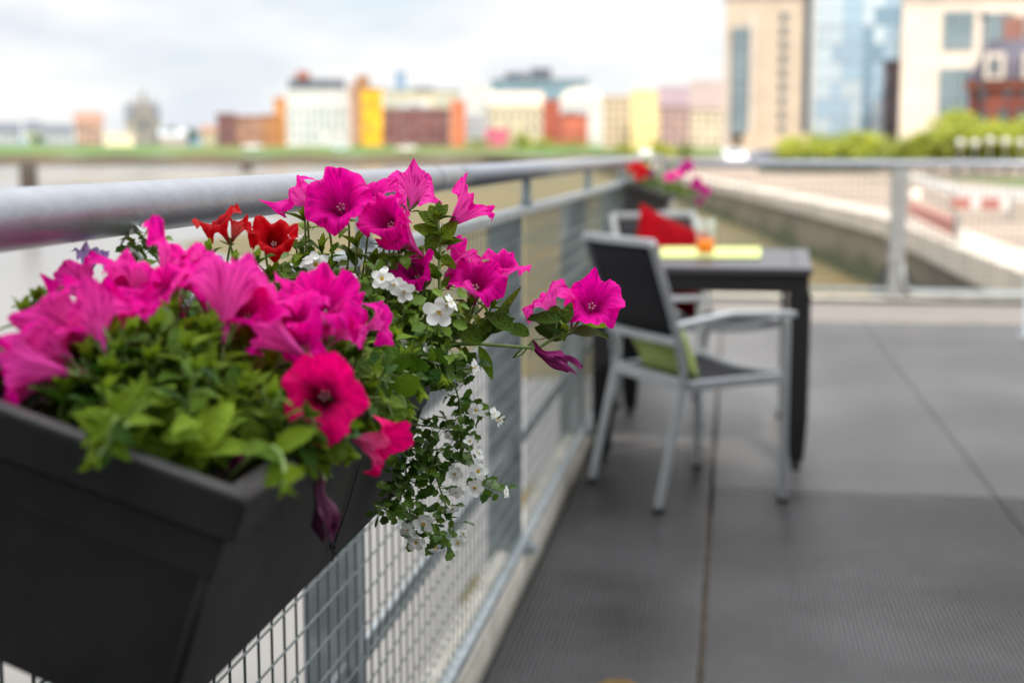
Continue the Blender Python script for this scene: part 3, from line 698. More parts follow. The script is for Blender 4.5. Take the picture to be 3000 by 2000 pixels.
def soil_at(x, y): return V((x, y, 1.0-.069*(x+.515)/.212-.03))
def anchor(pos):
    x = min(-.335, max(-.485, pos.x*.6-.17)); y = min(BY1-.04, max(BY0+.05, pos.y+.02)); return soil_at(x, y)
def blossom(P, me, x, y, dia, d, dirv, name='flower', roll=None, nl=3, leafy=True, own=None, base_d=None):
    """a flower whose face centre is seen at (x,y) at distance d, dia in picture px; tube and stem run back to the soil"""
    D = camdir(*dirv); sc = dia*K*d/F_PX/.053; ctr = q(x, y, d); base = ctr-D*(.036*sc)
    put(me, name, P.o, base, D, sc, roll)
    a = own if own is not None else anchor(base)
    pts = bez(a, a+V((0, 0, .05)), base-D*.035+V((0, 0, -.012)), base-D*.001, 10)
    P.stem(pts, .0017, .0011)
    if leafy: P.leaves_on(pts, nl, .030, .017, .45, .98)
    return base

# main pink petunia, sharp cluster at the far end of the box
A = Plant('petunia', 'magenta petunia in sharp bloom at the far end of the near flower box', 'plant', (-.40, 1.36, .93))
pk = PM
blossom(A, pk[3], 668, 445, 112, 1.43, (-.80, .55, .15), roll=.4)
blossom(A, pk[1], 776, 462, 152, 1.40, (-.10, .30, .95), roll=.9)
blossom(A, pk[6], 852, 440, 122, 1.46, (.10, .85, .35), roll=2.0)
blossom(A, pk[2], 885, 500, 128, 1.42, (-.35, .45, .70), roll=1.2)
blossom(A, pk[7], 925, 545, 100, 1.42, (-.55, .55, .35), roll=2.2)
blossom(A, pk[0], 958, 432, 120, 1.49, (.15, .62, -.62), roll=.2)
blossom(A, pk[7], 1072, 478, 118, 1.47, (.68, .70, .05), roll=1.0)
blossom(A, pk[4], 1058, 582, 100, 1.49, (.50, .80, .05), roll=.1)
blossom(A, pk[4], 952, 622, 98, 1.43, (-.25, .55, .75), roll=.0)
blossom(A, pk[3], 1092, 640, 132, 1.45, (.05, .62, .75), roll=.6)
blossom(A, pk[1], 1160, 606, 108, 1.48, (.35, .75, .35), roll=2.0)
# the long shoot leaning out over the deck
tw = [q(985, 815, 1.44), q(1040, 790, 1.45), q(1100, 790, 1.46), q(1200, 797, 1.48), q(1235, 800, 1.49), q(1275, 775, 1.49), q(1312, 765, 1.50), q(1330, 735, 1.50)]
A.stem([anchor(q(960, 850, 1.42)), q(950, 840, 1.43)]+tw[:3], .0024, .002); A.stem(tw, .0021, .0016)
blossom(A, pk[5], 1250, 678, 112, 1.50, (-.45, .80, -.10), roll=.8, own=tw[5], nl=2)
blossom(A, pk[0], 1362, 690, 132, 1.50, (.05, .42, .90), roll=.25, own=tw[6], nl=2)
put(WM[0], 'wilted_flower', A.o, q(1222, 782, 1.49), camdir(.75, -.62, .15), 1.0)
A.stem([tw[3], q(1180, 820, 1.48), q(1200, 812, 1.49), q(1222, 782, 1.49)], .0014, .0012)
def L2(P, x0, y0, x1, y1, d, w, nrm=(0, .6, .8), curl=.3, fold=.25, tint=.3, dd=0):
    a = q(x0, y0, d); b = q(x1, y1, d+dd); leaf(P.lf, a, b-a, camdir(*nrm), (b-a).length*1.06, w, curl, fold, 0, tint)
for a_ in ((1180, 760, 1120, 712, 1.46, .020), (1105, 790, 1045, 735, 1.45, .022, (0, .5, .8)), (1290, 735, 1215, 722, 1.48, .017), (1215, 770, 1165, 745, 1.48, .018), (1300, 760, 1225, 715, 1.49, .021), (1312, 765, 1395, 757, 1.50, .022, (.1, .8, .5)),
           (1290, 780, 1235, 745, 1.50, .020), (1100, 795, 1135, 868, 1.46, .012), (1068, 795, 1065, 842, 1.45, .010), (1100, 790, 1155, 705, 1.47, .013, (0, .8, .6)), (1085, 790, 1160, 690, 1.46, .012), (1120, 770, 1185, 655, 1.47, .010),
           (1120, 765, 1175, 725, 1.47, .017), (1010, 735, 1080, 720, 1.44, .016), (1295, 745, 1310, 695, 1.49, .014), (1280, 735, 1270, 700, 1.49, .016)): L2(A, *a_, tint=random.uniform(.05, .45)) if len(a_) == 6 else L2(A, *a_[:6], a_[6], tint=random.uniform(.05, .45))
up = [q(1005, 800, 1.45), q(1012, 700, 1.45), q(1008, 620, 1.45), q(1012, 560, 1.46), q(1005, 500, 1.46)]
A.stem([anchor(up[0])]+up, .0020, .0014)
for a_ in ((1010, 545, 955, 512, 1.46, .020), (1008, 540, 975, 575, 1.45, .020), (1008, 520, 965, 480, 1.46, .016), (1006, 510, 990, 470, 1.46, .015), (1012, 560, 1045, 500, 1.46, .017), (1005, 500, 1025, 468, 1.46, .013), (1010, 590, 1048, 610, 1.46, .014),
           (1010, 640, 970, 600, 1.45, .015), (1012, 660, 1050, 630, 1.46, .012), (1006, 500, 1008, 462, 1.46, .010), (1010, 560, 1060, 545, 1.46, .012), (1012, 690, 965, 665, 1.45, .014)): L2(A, *a_, tint=random.uniform(.15, .6))
A.leaves_on(up, 12, .026, .015, .1, 1, top=True)
for (x, y, d) in ((705, 470, 1.45), (700, 500, 1.42), (895, 470, 1.44), (905, 500, 1.46), (820, 560, 1.44), (960, 590, 1.45), (740, 570, 1.45), (1000, 690, 1.44), (1040, 740, 1.45), (1080, 700, 1.47), (940, 700, 1.42), (860, 600, 1.44), (1130, 700, 1.48)):
    b = q(x, y, d); a = anchor(b); pts = bez(a, a+V((0, 0, .04)), b-V((0, 0, .03)), b, 8); A.stem(pts, .0017, .001); A.leaves_on(pts, 8, .030, .016, .3, 1, top=True)
A.done(M['leaf'], M['stem'])

# blurred pink petunia nearest the camera
B = Plant('petunia', 'soft pink petunia mass filling the near end of the flower box', 'plant', (-.42, 1.0, .95))
blossom(B, pk[1], 172, 642, 160, 1.16, (-.55, .60, .20), roll=.3)
blossom(B, pk[6], 255, 655, 160, 1.12, (-.1, .75, .45))
blossom(B, pk[3], 335, 625, 187, 1.12, (.10, .80, -.35))
blossom(B, pk[4], 405, 585, 160, 1.14, (.45, .85, .10))
blossom(B, pk[7], 150, 745, 198, 1.02, (-.80, .35, -.25))
blossom(B, pk[0], 215, 735, 160, 1.02, (-.35, .60, -.50))
blossom(B, pk[2], 55, 845, 187, .97, (-.85, .10, .20))
blossom(B, pk[5], 110, 800, 160, 1.0, (-.8, .5, -.1))
blossom(B, pk[3], 520, 655, 229, 1.08, (-.05, .80, -.45))
blossom(B, pk[3], 610, 678, 181, 1.12, (.15, .85, .25))
blossom(B, pk[6], 745, 688, 176, 1.14, (.05, .75, .55))
blossom(B, pk[1], 672, 722, 160, 1.10, (-.25, .70, .45))
blossom(B, pk[7], 632, 775, 139, 1.06, (-.55, .35, .10))
blossom(B, pk[5], 885, 735, 107, 1.20, (.80, .35, .10))
blossom(B, pk[0], 795, 752, 101, 1.15, (.35, .45, -.5))
blossom(B, pk[2], 300, 705, 128, 1.05, (.1, .6, .5))
blossom(B, pk[5], 450, 640, 128, 1.14, (-.2, .8, .2))
blossom(B, pk[0], 700, 655, 125, 1.16, (.2, .7, .5))
blossom(B, pk[4], 560, 705, 140, 1.08, (-.1, .6, .7))
blossom(B, pk[1], 380, 655, 140, 1.08, (-.3, .7, .5))
blossom(B, pk[6], 260, 720, 130, 1.04, (-.4, .5, .6))
blossom(B, pk[4], 455, 600, 110, 1.16, (.3, .8, -.2))
blossom(B, pk[0], 790, 700, 110, 1.18, (.4, .6, .5))
blossom(B, pk[3], 100, 700, 120, 1.08, (-.6, .6, .2))
blossom(B, pk[6], 690, 790, 100, 1.08, (-.1, .3, .8))
blossom(B, pk[1], 30, 900, 110, .97, (-.8, -.1, .5))
for (x, y, d, t) in ((300, 1000, .95, .8), (350, 830, 1.0, .6), (400, 720, 1.06, .5), (480, 760, 1.04, .6), (430, 900, 1.0, .7), (560, 870, 1.05, .6), (250, 860, .98, .3), (520, 950, 1.0, .7), (620, 850, 1.1, .4), (680, 820, 1.14, .4), (320, 920, .95, .4), (430, 800, 1.0, .6),
                     (560, 790, 1.08, .6), (700, 850, 1.24, .3), (820, 820, 1.2, .4), (860, 870, 1.24, .4), (780, 800, 1.18, .5), (60, 720, 1.06, .2), (90, 690, 1.1, .2), (20, 830, 1.0, .2), (150, 900, .98, .2), (260, 780, 1.02, .4), (600, 980, 1.04, .3), (640, 1010, 1.06, .3),
                     (480, 850, 1.0, .6), (380, 1000, .96, .8), (490, 1000, .98, .7), (270, 940, .93, .7), (360, 760, 1.02, .5), (880, 940, 1.25, .3), (850, 900, 1.2, .3), (900, 780, 1.3, .4), (930, 830, 1.34, .3), (820, 860, 1.26, .4), (200, 820, 1.0, .2), (600, 900, 1.1, .4), (560, 900, 1.02, .5)):
    b = q(x, y, d); a = anchor(b); pts = bez(a, a+V((0, 0, .05)), b-V((0, 0, .03)), b, 8); B.stem(pts, .0020, .0012); B.leaves_on(pts, 9, .038, .020, .25, 1, tint=(max(0, t-.35), min(1, t+.25)), top=True)
for i in range(26):      # leaves spilling over the long front rim
    y = BY0+.10+(BY1-BY0-.13)*i/26; a = V((-.325, y, .915)); b = V((-.292+random.uniform(-.01, .02), y+random.uniform(-.02, .02), .945-random.uniform(-.015, .022)))
    pts = bez(a, a+V((.0, 0, .035)), b+V((0, 0, .03)), b, 6); B.stem(pts, .0014, .001); B.leaves_on(pts, 6, .032, .018, .3, 1, tint=(0, .45), top=True)
# big curled leaves over the front rim
for (x0, y0, x1, y1, d) in ((350, 980, 225, 1050, .93), (330, 960, 245, 935, .93), (430, 990, 350, 1000, .94), (420, 1040, 540, 960, .96), (450, 1060, 560, 1010, .97), (380, 950, 300, 1020, .94), (650, 1000, 645, 1120, 1.02), (720, 1010, 735, 1090, 1.06), (470, 960, 420, 1050, .95), (560, 980, 590, 1050, 1.0)):
    a = q(x0, y0, d); b = q(x1, y1, d-.02); 
    for kk in range(2): leaf(B.lf, a+rv()*.008, b-a+V((0, 0, .02))+rv()*.018, camdir(random.uniform(-.7, .7), .8, .6), (b-a).length*random.uniform(.7, 1.1), .019*random.uniform(.8, 1.3), random.uniform(.4, 1.4), random.uniform(.2, .7), 0, random.uniform(.35, 1))
for a0, a1, a2 in (((330, 940), (270, 985), (222, 1052)), ((300, 930), (262, 960), (235, 1010)), ((640, 980), (655, 1040), (655, 1115))):
    pts = bez(anchor(q(*a0, .95)), q(*a0, .92)+V((0, 0, .01)), q(*a1, .895), q(*a2, .875), 8); B.stem(pts, .0018, .0012); B.leaves_on(pts, 7, .026, .013, .45, 1, tint=(.1, .75), top=True)
for i in range(46):      # undergrowth on the soil
    x, y = random.uniform(-.49, -.32), random.uniform(BY0+.04, BY1-.03); a = soil_at(x, y); b = a+V((random.uniform(-.02, .03), random.uniform(-.03, .03), random.uniform(.035, .085)))
    pts = bez(a, a+V((0, 0, .02)), b-V((0, 0, .01)), b, 5); B.stem(pts, .0014, .001); B.leaves_on(pts, 7, .030, .017, .2, 1, tint=(.0, .45), top=True)
put(WM[1], 'wilted_flower', B.o, q(742, 1078, 1.08), camdir(.02, -.95, .1), .95); B.stem([q(742, 1078, 1.08), q(745, 1050, 1.09), q(735, 1015, 1.1), anchor(q(735, 1015, 1.1))], .0013, .0015)
put(WM[1], 'wilted_flower', B.o, q(628, 915, 1.06), camdir(-.3, -.8, .3), .9)
put(WM[0], 'wilted_flower', B.o, q(570, 1010, 1.03), camdir(-.2, -.7, .4), .6)
B.done(M['leaf'], M['stem'])

Cc = Plant('petunia', 'deep cerise petunia with dark throat hanging over the front rim of the box', 'plant', (-.34, 1.13, .94))
blossom(Cc, CM[0], 738, 905, 190, 1.02, (-.05, .12, .99), roll=.75, nl=0)
blossom(Cc, CM[1], 868, 1022, 135, 1.12, (.86, -.22, .28), roll=.3, nl=0)
Cc.done(M['leaf'], M['stem'])
Rp = Plant('petunia', 'red petunia with ragged blooms between the pink ones beside the handrail', 'plant', (-.46, 1.25, .96))
blossom(Rp, RM[0], 498, 500, 100, 1.33, (-.35, .82, .30), roll=.2, nl=1)
blossom(Rp, RM[2], 545, 525, 62, 1.34, (.35, .8, .1), roll=.2, nl=1)
blossom(Rp, RM[1], 628, 545, 105, 1.36, (.10, .55, .75), roll=1.0)
blossom(Rp, RM[0], 600, 530, 70, 1.38, (-.1, .8, .3), nl=1)
for (x, y, d) in ((480, 580, 1.3), (470, 600, 1.28), (540, 600, 1.3), (590, 600, 1.32)):
    b = q(x, y, d); a = anchor(b); pts = bez(a, a+V((0, 0, .04)), b-V((0, 0, .03)), b, 8); Rp.stem(pts, .0017, .001); Rp.leaves_on(pts, 7, .026, .016, .4, 1, tint=(0, .3), top=True)
Rp.done(M['leaf'], M['stem'])
Lp = Plant('petunia', 'pale lilac petunia bloom poking up behind the pink mass under the handrail', 'plant', (-.49, 1.15, .97))
blossom(Lp, LM[0], 205, 600, 80, 1.22, (.15, .85, -.1), roll=.3, nl=1)
blossom(Lp, LM[0], 480, 625, 70, 1.2, (-.1, .8, .2), nl=1)
Lp.done(M['leaf'], M['stem'])

# white trailing bacopa
W1 = Plant('trailing_bacopa', 'white trailing bacopa spilling over the far corner of the near box', 'plant', (-.33, 1.42, .93))
def sprig(P, pts, n, ln=.0125, sub=3, tint=(.1, .8), r=.0008, m=0):
    P.stem(pts, r*1.3, r, m)
    for i in range(n):
        t = (i+.4)/n*(len(pts)-1); a = min(int(t), len(pts)-2); p = pts[a].lerp(pts[a+1], t-a)
        for s_ in range(sub):
            dd = rv(); dd.z *= .7; dd.normalize(); l_ = ln*random.uniform(.6, 1.2); tip = p+dd*random.uniform(.002, .014)
            P.stem([p, tip], .0004, .0003, m); leaf(P.lf, tip, dd+V((0, 0, -.15)), camdir(.2, .7, .6)+rv()*.7, l_, l_*.80, random.uniform(-.2, .7), random.uniform(.05, .4), 0, random.uniform(*tint), 1)
def Q(*a): return [q(x, y, d) for x, y, d in a]
for pts, n in ((Q((960, 850, 1.42), (1010, 866, 1.45), (1045, 885, 1.46), (1055, 920, 1.46), (1060, 975, 1.46), (1072, 1020, 1.46), (1090, 1070, 1.46), (1115, 1115, 1.47), (1150, 1128, 1.48)), 28),
               (Q((945, 975, 1.44), (985, 978, 1.45), (1020, 985, 1.46), (1050, 960, 1.46)), 9), (Q((935, 1030, 1.44), (985, 1034, 1.45), (1030, 1030, 1.46), (1070, 1010, 1.46)), 13),
               (Q((925, 1020, 1.44), (932, 1080, 1.44), (938, 1150, 1.45), (945, 1210, 1.45), (960, 1240, 1.45)), 20), (Q((960, 1060, 1.45), (1000, 1090, 1.45), (1020, 1150, 1.46), (1040, 1200, 1.46), (1048, 1262, 1.46)), 15),
               (Q((940, 1170, 1.45), (985, 1190, 1.45), (1002, 1225, 1.45), (1000, 1255, 1.45)), 10), (Q((900, 1130, 1.42), (940, 1100, 1.44), (990, 1070, 1.45), (1050, 1060, 1.46)), 15), (Q((860, 1160, 1.40), (900, 1175, 1.42), (940, 1180, 1.44)), 8),
               (Q((980, 850, 1.43), (1030, 858, 1.45), (1060, 848, 1.46), (1085, 845, 1.46)), 11), (Q((900, 1080, 1.43), (915, 1130, 1.43), (905, 1160, 1.42)), 7),
               (Q((1060, 930, 1.46), (1085, 940, 1.47), (1130, 955, 1.47)), 7)):
    sprig(W1, pts, n, m=0, tint=(.05, .6))
for (x, y) in ((640, 605), (680, 560), (700, 615), (760, 590), (870, 620), (905, 570), (900, 690), (860, 650), (930, 700), (960, 760), (1000, 740), (985, 790), (900, 830), (940, 810), (1040, 690), (820, 640), (790, 630), (920, 560), (985, 690), (1030, 800), (905, 910)):
    b = q(x, y, random.uniform(1.38, 1.44)); a = anchor(b); pts = bez(a, a+V((0, 0, .03)), b-V((0, 0, .03)), b, 7); sprig(W1, pts[3:], 12, .0145, 3, (.35, 1))
for (x, y, s_, dv) in ((725, 607, 1.3, (.1, .1, 1)), (712, 598, 1, (-.3, .8, .5)), (878, 640, 1.1, (-.3, .3, .8)), (905, 655, 1, (.3, .1, .8)), (928, 670, 1.2, (.2, -.1, .9)), (1008, 718, 1.4, (.05, .1, 1)), (1035, 695, 1, (.7, .5, .3)), (680, 545, .9, (0, .9, .3)), (915, 802, 1.2, (.3, .1, .9)), (893, 830, .8, (-.2, 0, 1)),
                      (955, 800, 1.1, (0, .7, .6)), (970, 818, 1, (.2, -.3, .8)), (992, 818, 1.1, (.5, .5, .5)), (920, 932, 1.35, (0, .1, 1)), (1093, 942, 1.25, (.0, .1, 1)), (1098, 1082, 1.25, (.2, .1, .9)), (1090, 1120, 1.25, (.1, -.1, 1)), (1045, 1088, 1.2, (-.2, .1, 1)), (1162, 1130, 1.0, (.8, .1, .4)), (1135, 950, 1.1, (.7, .1, .5)),
                      (1148, 965, 1.0, (.8, -.4, .3)), (973, 1203, 1.3, (.0, .1, 1)), (936, 1217, 1.1, (-.1, 0, 1)), (955, 1245, 1.3, (0, -.2, 1)), (1052, 1246, 1.25, (.2, -.1, 1)), (1000, 1262, 1.1, (0, -.8, .4)), (1040, 1168, 1.1, (.2, -.7, .5)), (906, 1125, 1.0, (-.6, 0, .7)), (1048, 1130, 1.1, (.1, -.5, .8)), (1080, 1012, .9, (0, .6, .7)), (1100, 1040, 1, (.6, .2, .6)),
                      (1090, 845, 1.0, (.6, .1, .3)), (1030, 1000, .9, (-.5, -.5, .6)), (1065, 1225, 1, (-.2, .3, .8)), (800, 640, .9, (0, .8, .4))):
    put(BM[random.randrange(4)], 'flower', W1.o, q(x, y, 1.355 if y < 760 else 1.385 if y < 940 and x < 1000 else 1.435), camdir(*dv), s_*(.88 if y < 940 else .68)*random.uniform(.85, 1.1))
W1.done(M['leaf2'], [M['stem'], M['brownstem']])
W2 = Plant('trailing_bacopa', 'small sprig of white bacopa rising against the water below the handrail', 'plant', (-.49, 1.2, .97))
b = q(330, 545, 1.30); a = anchor(b); pts = bez(a, a+V((0, 0, .04)), q(370, 620, 1.28), b, 8); sprig(W2, pts[3:], 13, .013, 3, (.2, .7)); sprig(W2, [q(345, 570, 1.3), q(285, 572, 1.29)], 4, .016, 2); sprig(W2, [q(345, 575, 1.3), q(365, 550, 1.29)], 3, .014, 2)
for (x, y, s_, dv) in ((292, 545, 1.2, (-.6, .6, .2)), (345, 540, 1.2, (.5, .7, .2)), (318, 592, 1.0, (-.5, -.5, .5))): put(BM[1], 'flower', W2.o, q(x, y, 1.29), camdir(*dv), s_)
W2.done(M['leaf2'], [M['stem'], M['brownstem']])

# plants in the far box
FY = 7.30
def farpt(x, y, Y): return pl(x, y, 1, Y)
PMl = [mkmesh(s, M['pink'], lod=0) for s in (61, 62)]; RMl = [mkmesh(63, M['red'], lod=0)]; DMl = mkmesh(66, petal_mat('magenta_petal', (.45, .004, .22), (.2, .003, .08), (.5, .08, .3), (.25, .002, .1)), lod=0)
def farplant(label, fl, shoots, lm=M['leaf']):
    P = Plant('petunia', label, 'plant', (-.42, 7.5, .93))
    for me, x, y, Y, s_, dv in fl:
        b = farpt(x, y, Y); put(me, 'flower', P.o, b-camdir(*dv)*.03, camdir(*dv), s_); a = V((max(-.5, min(-.33, b.x)), min(7.75, max(7.22, Y)), .94)); P.stem(bez(a, a+V((0, 0, .06)), b-V((.02, 0, .03)), b, 7), .002, .0014)
    for x, y, Y in shoots:
        b = farpt(x, y, Y); a = V((max(-.5, min(-.33, b.x)), min(7.75, max(7.22, Y)), .94)); pts = bez(a, a+V((0, 0, .06)), b-V((0, 0, .02)), b, 7); P.stem(pts, .002, .0012); P.leaves_on(pts, 12, .035, .02, .2, 1, top=True)
    P.done(lm, M['stem'])
farplant('magenta petunia leaning out of the far flower box above the end of the deck', [(DMl, 2015, 492, 7.4, 1.25, (.1, .4, .9)), (DMl, 2000, 505, 7.35, 1, (-.2, .5, .8)), (PMl[0], 1962, 520, 7.3, 1.0, (-.2, .3, .8)), (DMl, 2040, 540, 7.4, 1.2, (.3, .2, .9)), (DMl, 2062, 560, 7.42, 1.1, (.5, 0, .8)), (DMl, 2050, 588, 7.42, .8, (.2, -.5, .8)), (DMl, 1905, 508, 7.4, .9, (0, .3, .9)), (PMl[1], 1985, 515, 7.3, .9, (.2, .6, .7))],
         [(1960, 555, 7.3), (2000, 560, 7.35), (1990, 535, 7.4), (1935, 500, 7.5), (1945, 540, 7.3), (2020, 570, 7.4), (1970, 480, 7.5), (1925, 520, 7.35), (2035, 565, 7.4), (1960, 530, 7.4), (1985, 550, 7.3)])
farplant('red petunia at the handrail end of the far flower box', [(RMl[0], 1865, 490, 7.3, 1.2, (-.5, .5, .6)), (RMl[0], 1878, 515, 7.28, 1.2, (-.2, .2, .9)), (RMl[0], 1852, 492, 7.35, 1.0, (-.7, .4, .3)), (RMl[0], 1882, 498, 7.3, 1.1, (0, .5, .8))], [(1885, 470, 7.4), (1900, 480, 7.4), (1895, 455, 7.5), (1880, 530, 7.3), (1910, 500, 7.4)])
W3 = Plant('trailing_bacopa', 'white bacopa sprig standing at the top of the far flower box', 'plant', (-.42, 7.5, .95))
for i in range(16): b = farpt(1893+random.uniform(-14, 14), 455+random.uniform(-12, 12), 7.45); put(BM[i % 4], 'flower', W3.o, b, camdir(random.uniform(-.5, .5), .6, .8), 1.3)
b = farpt(1893, 455, 7.45); sprig(W3, bez(V((-.42, 7.45, .94)), V((-.42, 7.45, 1.0)), b-V((0, 0, .03)), b, 7), 14, .018, 3); W3.done(M['leaf2'], [M['stem'], M['brownstem']])
# ------------------------------------------------------------------ buildings and trees beyond the river
def wm(name, col, var=.08): return mat(name, col, .85, var=var, vscale=.4, spec=.2)
GLS = mat('dark_window_glass', (.05, .08, .10), .12, spec=.8); GLB = mat('blue_window_glass', (.08, .13, .15), .10, spec=.7, col2=(.16, .22, .24), vscale=.25)
LV = Matrix(((RT.x, -math.sin(YAW), 0), (RT.y, math.cos(YAW), 0), (0, 0, 1))).to_4x4()
def building(name, label, cat_, x0, x1, ytop, Z, m, depth=14, ground=3.0, roof=None, wins=None, wm_=GLS, rot=0, pitched=None, parapet=True):
    """front face spans picture columns x0..x1 at ground distance Z; built in its own axes, front towards -y"""
    pa = far(x0, 447, Z); pb = far(x1, 447, Z); top = far((x0+x1)/2, ytop, Z).z; w = (pb-pa).length; c = (pa+pb)/2
    rot += -math.atan(((x0+x1)/2-1500)/F_PX)
    o = empty(name, (c.x, c.y, ground-1), label, cat_, rz=YAW+rot); h = top-ground+1
    mb = MB(); mb.box((-w/2, 0, 0), (w/2, depth, h)); local(o, 'wall', mb, m)
    rm = roof or m
    if pitched:
        mb = MB(); e = .3
        n = mb.add([(-w/2-e, -e, h), (w/2+e, -e, h), (w/2+e, depth+e, h), (-w/2-e, depth+e, h), (-w/2-e, depth/2, h+pitched), (w/2+e, depth/2, h+pitched)])
        for f in ((0, 1, 5, 4), (2, 3, 4, 5), (1, 2, 5), (3, 0, 4), (3, 2, 1, 0)): mb.face([n+i for i in f])
        r_ = local(o, 'roof', mb, rm)
    elif parapet:
        mb = MB(); mb.box((-w/2-.2, -.2, h), (w/2+.2, depth+.2, h+.5)); local(o, 'roof', mb, rm)
    rb = random.Random(int(x0*3+Z))
    if Z > 200 and not pitched and parapet and w > 8:
        for _ in range(rb.randint(1, 3)):
            cx = rb.uniform(-w*.35, w*.35); a_ = rb.uniform(.06, .16)*w; mb = MB(); mb.box((cx-a_, depth*.2, h+.5), (cx+a_, depth*.7, h+.5+rb.uniform(.8, 2.6))); local(o, 'roof_plant', mb, rb.choice((grey, slate, white)))
    if wins:
        nx, nz, fw, fh_, z0, z1 = wins
        for i in range(nx):
            for k_ in range(nz):
                cx = -w/2+w*(i+.5)/nx; cz = h*(z0+(z1-z0)*(k_+.5)/nz); ww, hh = w/nx*fw/2*rb.uniform(.7, 1.2), h*(z1-z0)/nz*fh_/2*rb.uniform(.75, 1.1)
                if rb.random() < .08 and nx > 3: continue
                mb = MB(); mb.box((cx-ww, -.06, cz-hh), (cx+ww, .1, cz+hh)); local(o, 'window', mb, wm_)
    return o, w, h
def extra(o, nm, a, b, m):
    mb = MB(); mb.box(a, b); return local(o, nm, mb, m)
brick = wm('red_brick', (.24, .085, .06), .25); brown = wm('brown_brick', (.24, .14, .10)); orange = wm('orange_panel', (.50, .23, .08), .25); amber = wm('amber_panel', (.68, .36, .03), .3)
white = wm('white_render', (.52, .52, .51)); cream = wm('cream_render', (.50, .43, .31)); tan = wm('tan_stone', (.44, .365, .285)); grey = wm('grey_cladding', (.38, .40, .42)); slate = wm('slate_roof', (.10, .11, .13)); teal = wm('teal_roof', (.16, .24, .27))
dred = wm('dark_red_brick', (.17, .075, .07), .3); coral = wm('coral_panel', (.52, .16, .08), .2); rose = wm('rose_panel', (.55, .12, .20)); yel = wm('yellow_render', (.72, .58, .27), .15); stone = wm('grey_stone', (.34, .31, .26))
HG = 'buildings of the town across the river'
def B_(*a, **k):
    r = building(*a, **k); r[0]['group'] = HG; return r
# low skyline on the left
B_('house', 'small grey house at the left end of the far bank', 'house', -20, 60, 388, 420, grey, roof=slate, pitched=3, wins=(4, 2, .5, .4, .2, .9))
B_('house', 'pale green house on the left of the far bank', 'house', 78, 122, 385, 400, wm('pale_green', (.42, .46, .33)), roof=slate, pitched=3, wins=(3, 2, .5, .4, .2, .9))
B_('house', 'grey terrace between the green house and the brown block on the far bank', 'house', 130, 215, 388, 430, grey, roof=slate, pitched=2.5, wins=(6, 2, .5, .4, .2, .9))
o, w, h = B_('apartment_block', 'brown brick block left of the church tower', 'building', 225, 302, 366, 390, wm('pinkish_brick', (.40, .26, .20)), roof=brown, pitched=3.5, wins=(4, 3, .45, .5, .1, .95))
B_('warehouse', 'low bright cream warehouse beside the church tower', 'building', 308, 392, 392, 370, wm('bright_cream', (.82, .66, .48)), roof=white, wins=(5, 1, .5, .25, .5, .9))
# church
o, w, h = building('church', 'grey stone church with a tall pinnacled tower', 'church', 372, 470, 352, 480, stone, depth=30, roof=slate, pitched=6, wins=(6, 1, .35, .6, .2, .9))
mb = MB(); tx = (424-421)/F_PX*480; tw_ = 3.7; hh = far(415, 300, 480).z-2
mb.box((tx-tw_, -4, 0), (tx+tw_, 3, hh*.70)); mb.box((tx-tw_*.62, -3, hh*.70), (tx+tw_*.62, 2, hh*.86))
for a in (-1, 1):
    for b in (-1, 1): mb.lathe([(.9, 0), (.8, 3), (.05, 7)], (tx+a*(tw_-1), -.5+b*2.6, hh*.70), 6)
mb.lathe([(1.8, 0), (1.3, 2.5), (.08, 7)], (tx, -.5, hh*.86), 8)
t_ = local(o, 'tower', mb, wm('dark_stone', (.22, .205, .19)))
mb = MB(); mb.box((tx-1, -4.08, hh*.45), (tx+1, -3.9, hh*.6)); local(o, 'window', mb, GLS)
B_('house', 'pale pink low house right of the church', 'house', 470, 545, 400, 380, wm('pale_pink', (.50, .42, .40)), roof=grey, pitched=2, wins=(5, 1, .5, .4, .3, .9))
B_('house', 'small cream house between bushes and the red brick block', 'house', 590, 640, 388, 380, cream, roof=brown, pitched=2, wins=(3, 2, .5, .4, .2, .9))
# brick range
B_('apartment_block', 'dark red brick block at the left end of the brick range', 'building', 638, 690, 338, 360, dred, roof=dred, wins=(3, 5, .45, .5, .1, .95))
B_('apartment_block', 'long brown pink brick range of flats on the far bank', 'building', 690, 770, 345, 362, wm('pink_brown_brick', (.34, .18, .12), .35), roof=brick, wins=(6, 5, .4, .5, .1, .95))
B_('apartment_block', 'orange brick block beside the tall orange fin', 'building', 770, 806, 342, 363, wm('orange_brick', (.42, .19, .08), .3), roof=brick, wins=(2, 5, .4, .4, .1, .95))
o, w, h = B_('apartment_block', 'narrow orange gable wall rising to the white office', 'building', 806, 842, 292, 365, orange, roof=orange, wins=(1, 4, .3, .3, .1, .7))
o, w, h = B_('office_block', 'white gridded office with rows of tall grey windows', 'building', 842, 1026, 268, 360, white, depth=24, roof=white, wins=(9, 3, .55, .62, .12, .74), wm_=mat('grey_window', (.20, .25, .27), .2))
extra(o, 'roof_plant', (-w*.46, 3, h), (w*.44, 20, h+3.2), slate); extra(o, 'roof_plant', (-w*.34, 2, h+3.2), (-w*.12, 12, h+5), wm('rust_roof', (.30, .12, .09)))
B_('stair_tower', 'thin pale pink and brown strip beside the amber tower', 'building', 1026, 1040, 250, 358, wm('pink_strip', (.50, .34, .28)))
o, w, h = B_('apartment_tower', 'amber yellow clad tower on the far bank', 'building', 1040, 1122, 262, 356, amber, depth=18, roof=brown, wins=(1, 2, .18, .2, .2, .9), wm_=brown)
extra(o, 'roof_plant', (-w*.45, 1, h+.5), (w*.05, 12, h+3.4), wm('brown_plant', (.28, .15, .08))); extra(o, 'side_panel', (-w/2+.05, -.3, 0), (-w/2+1.6, 2, h), brown)
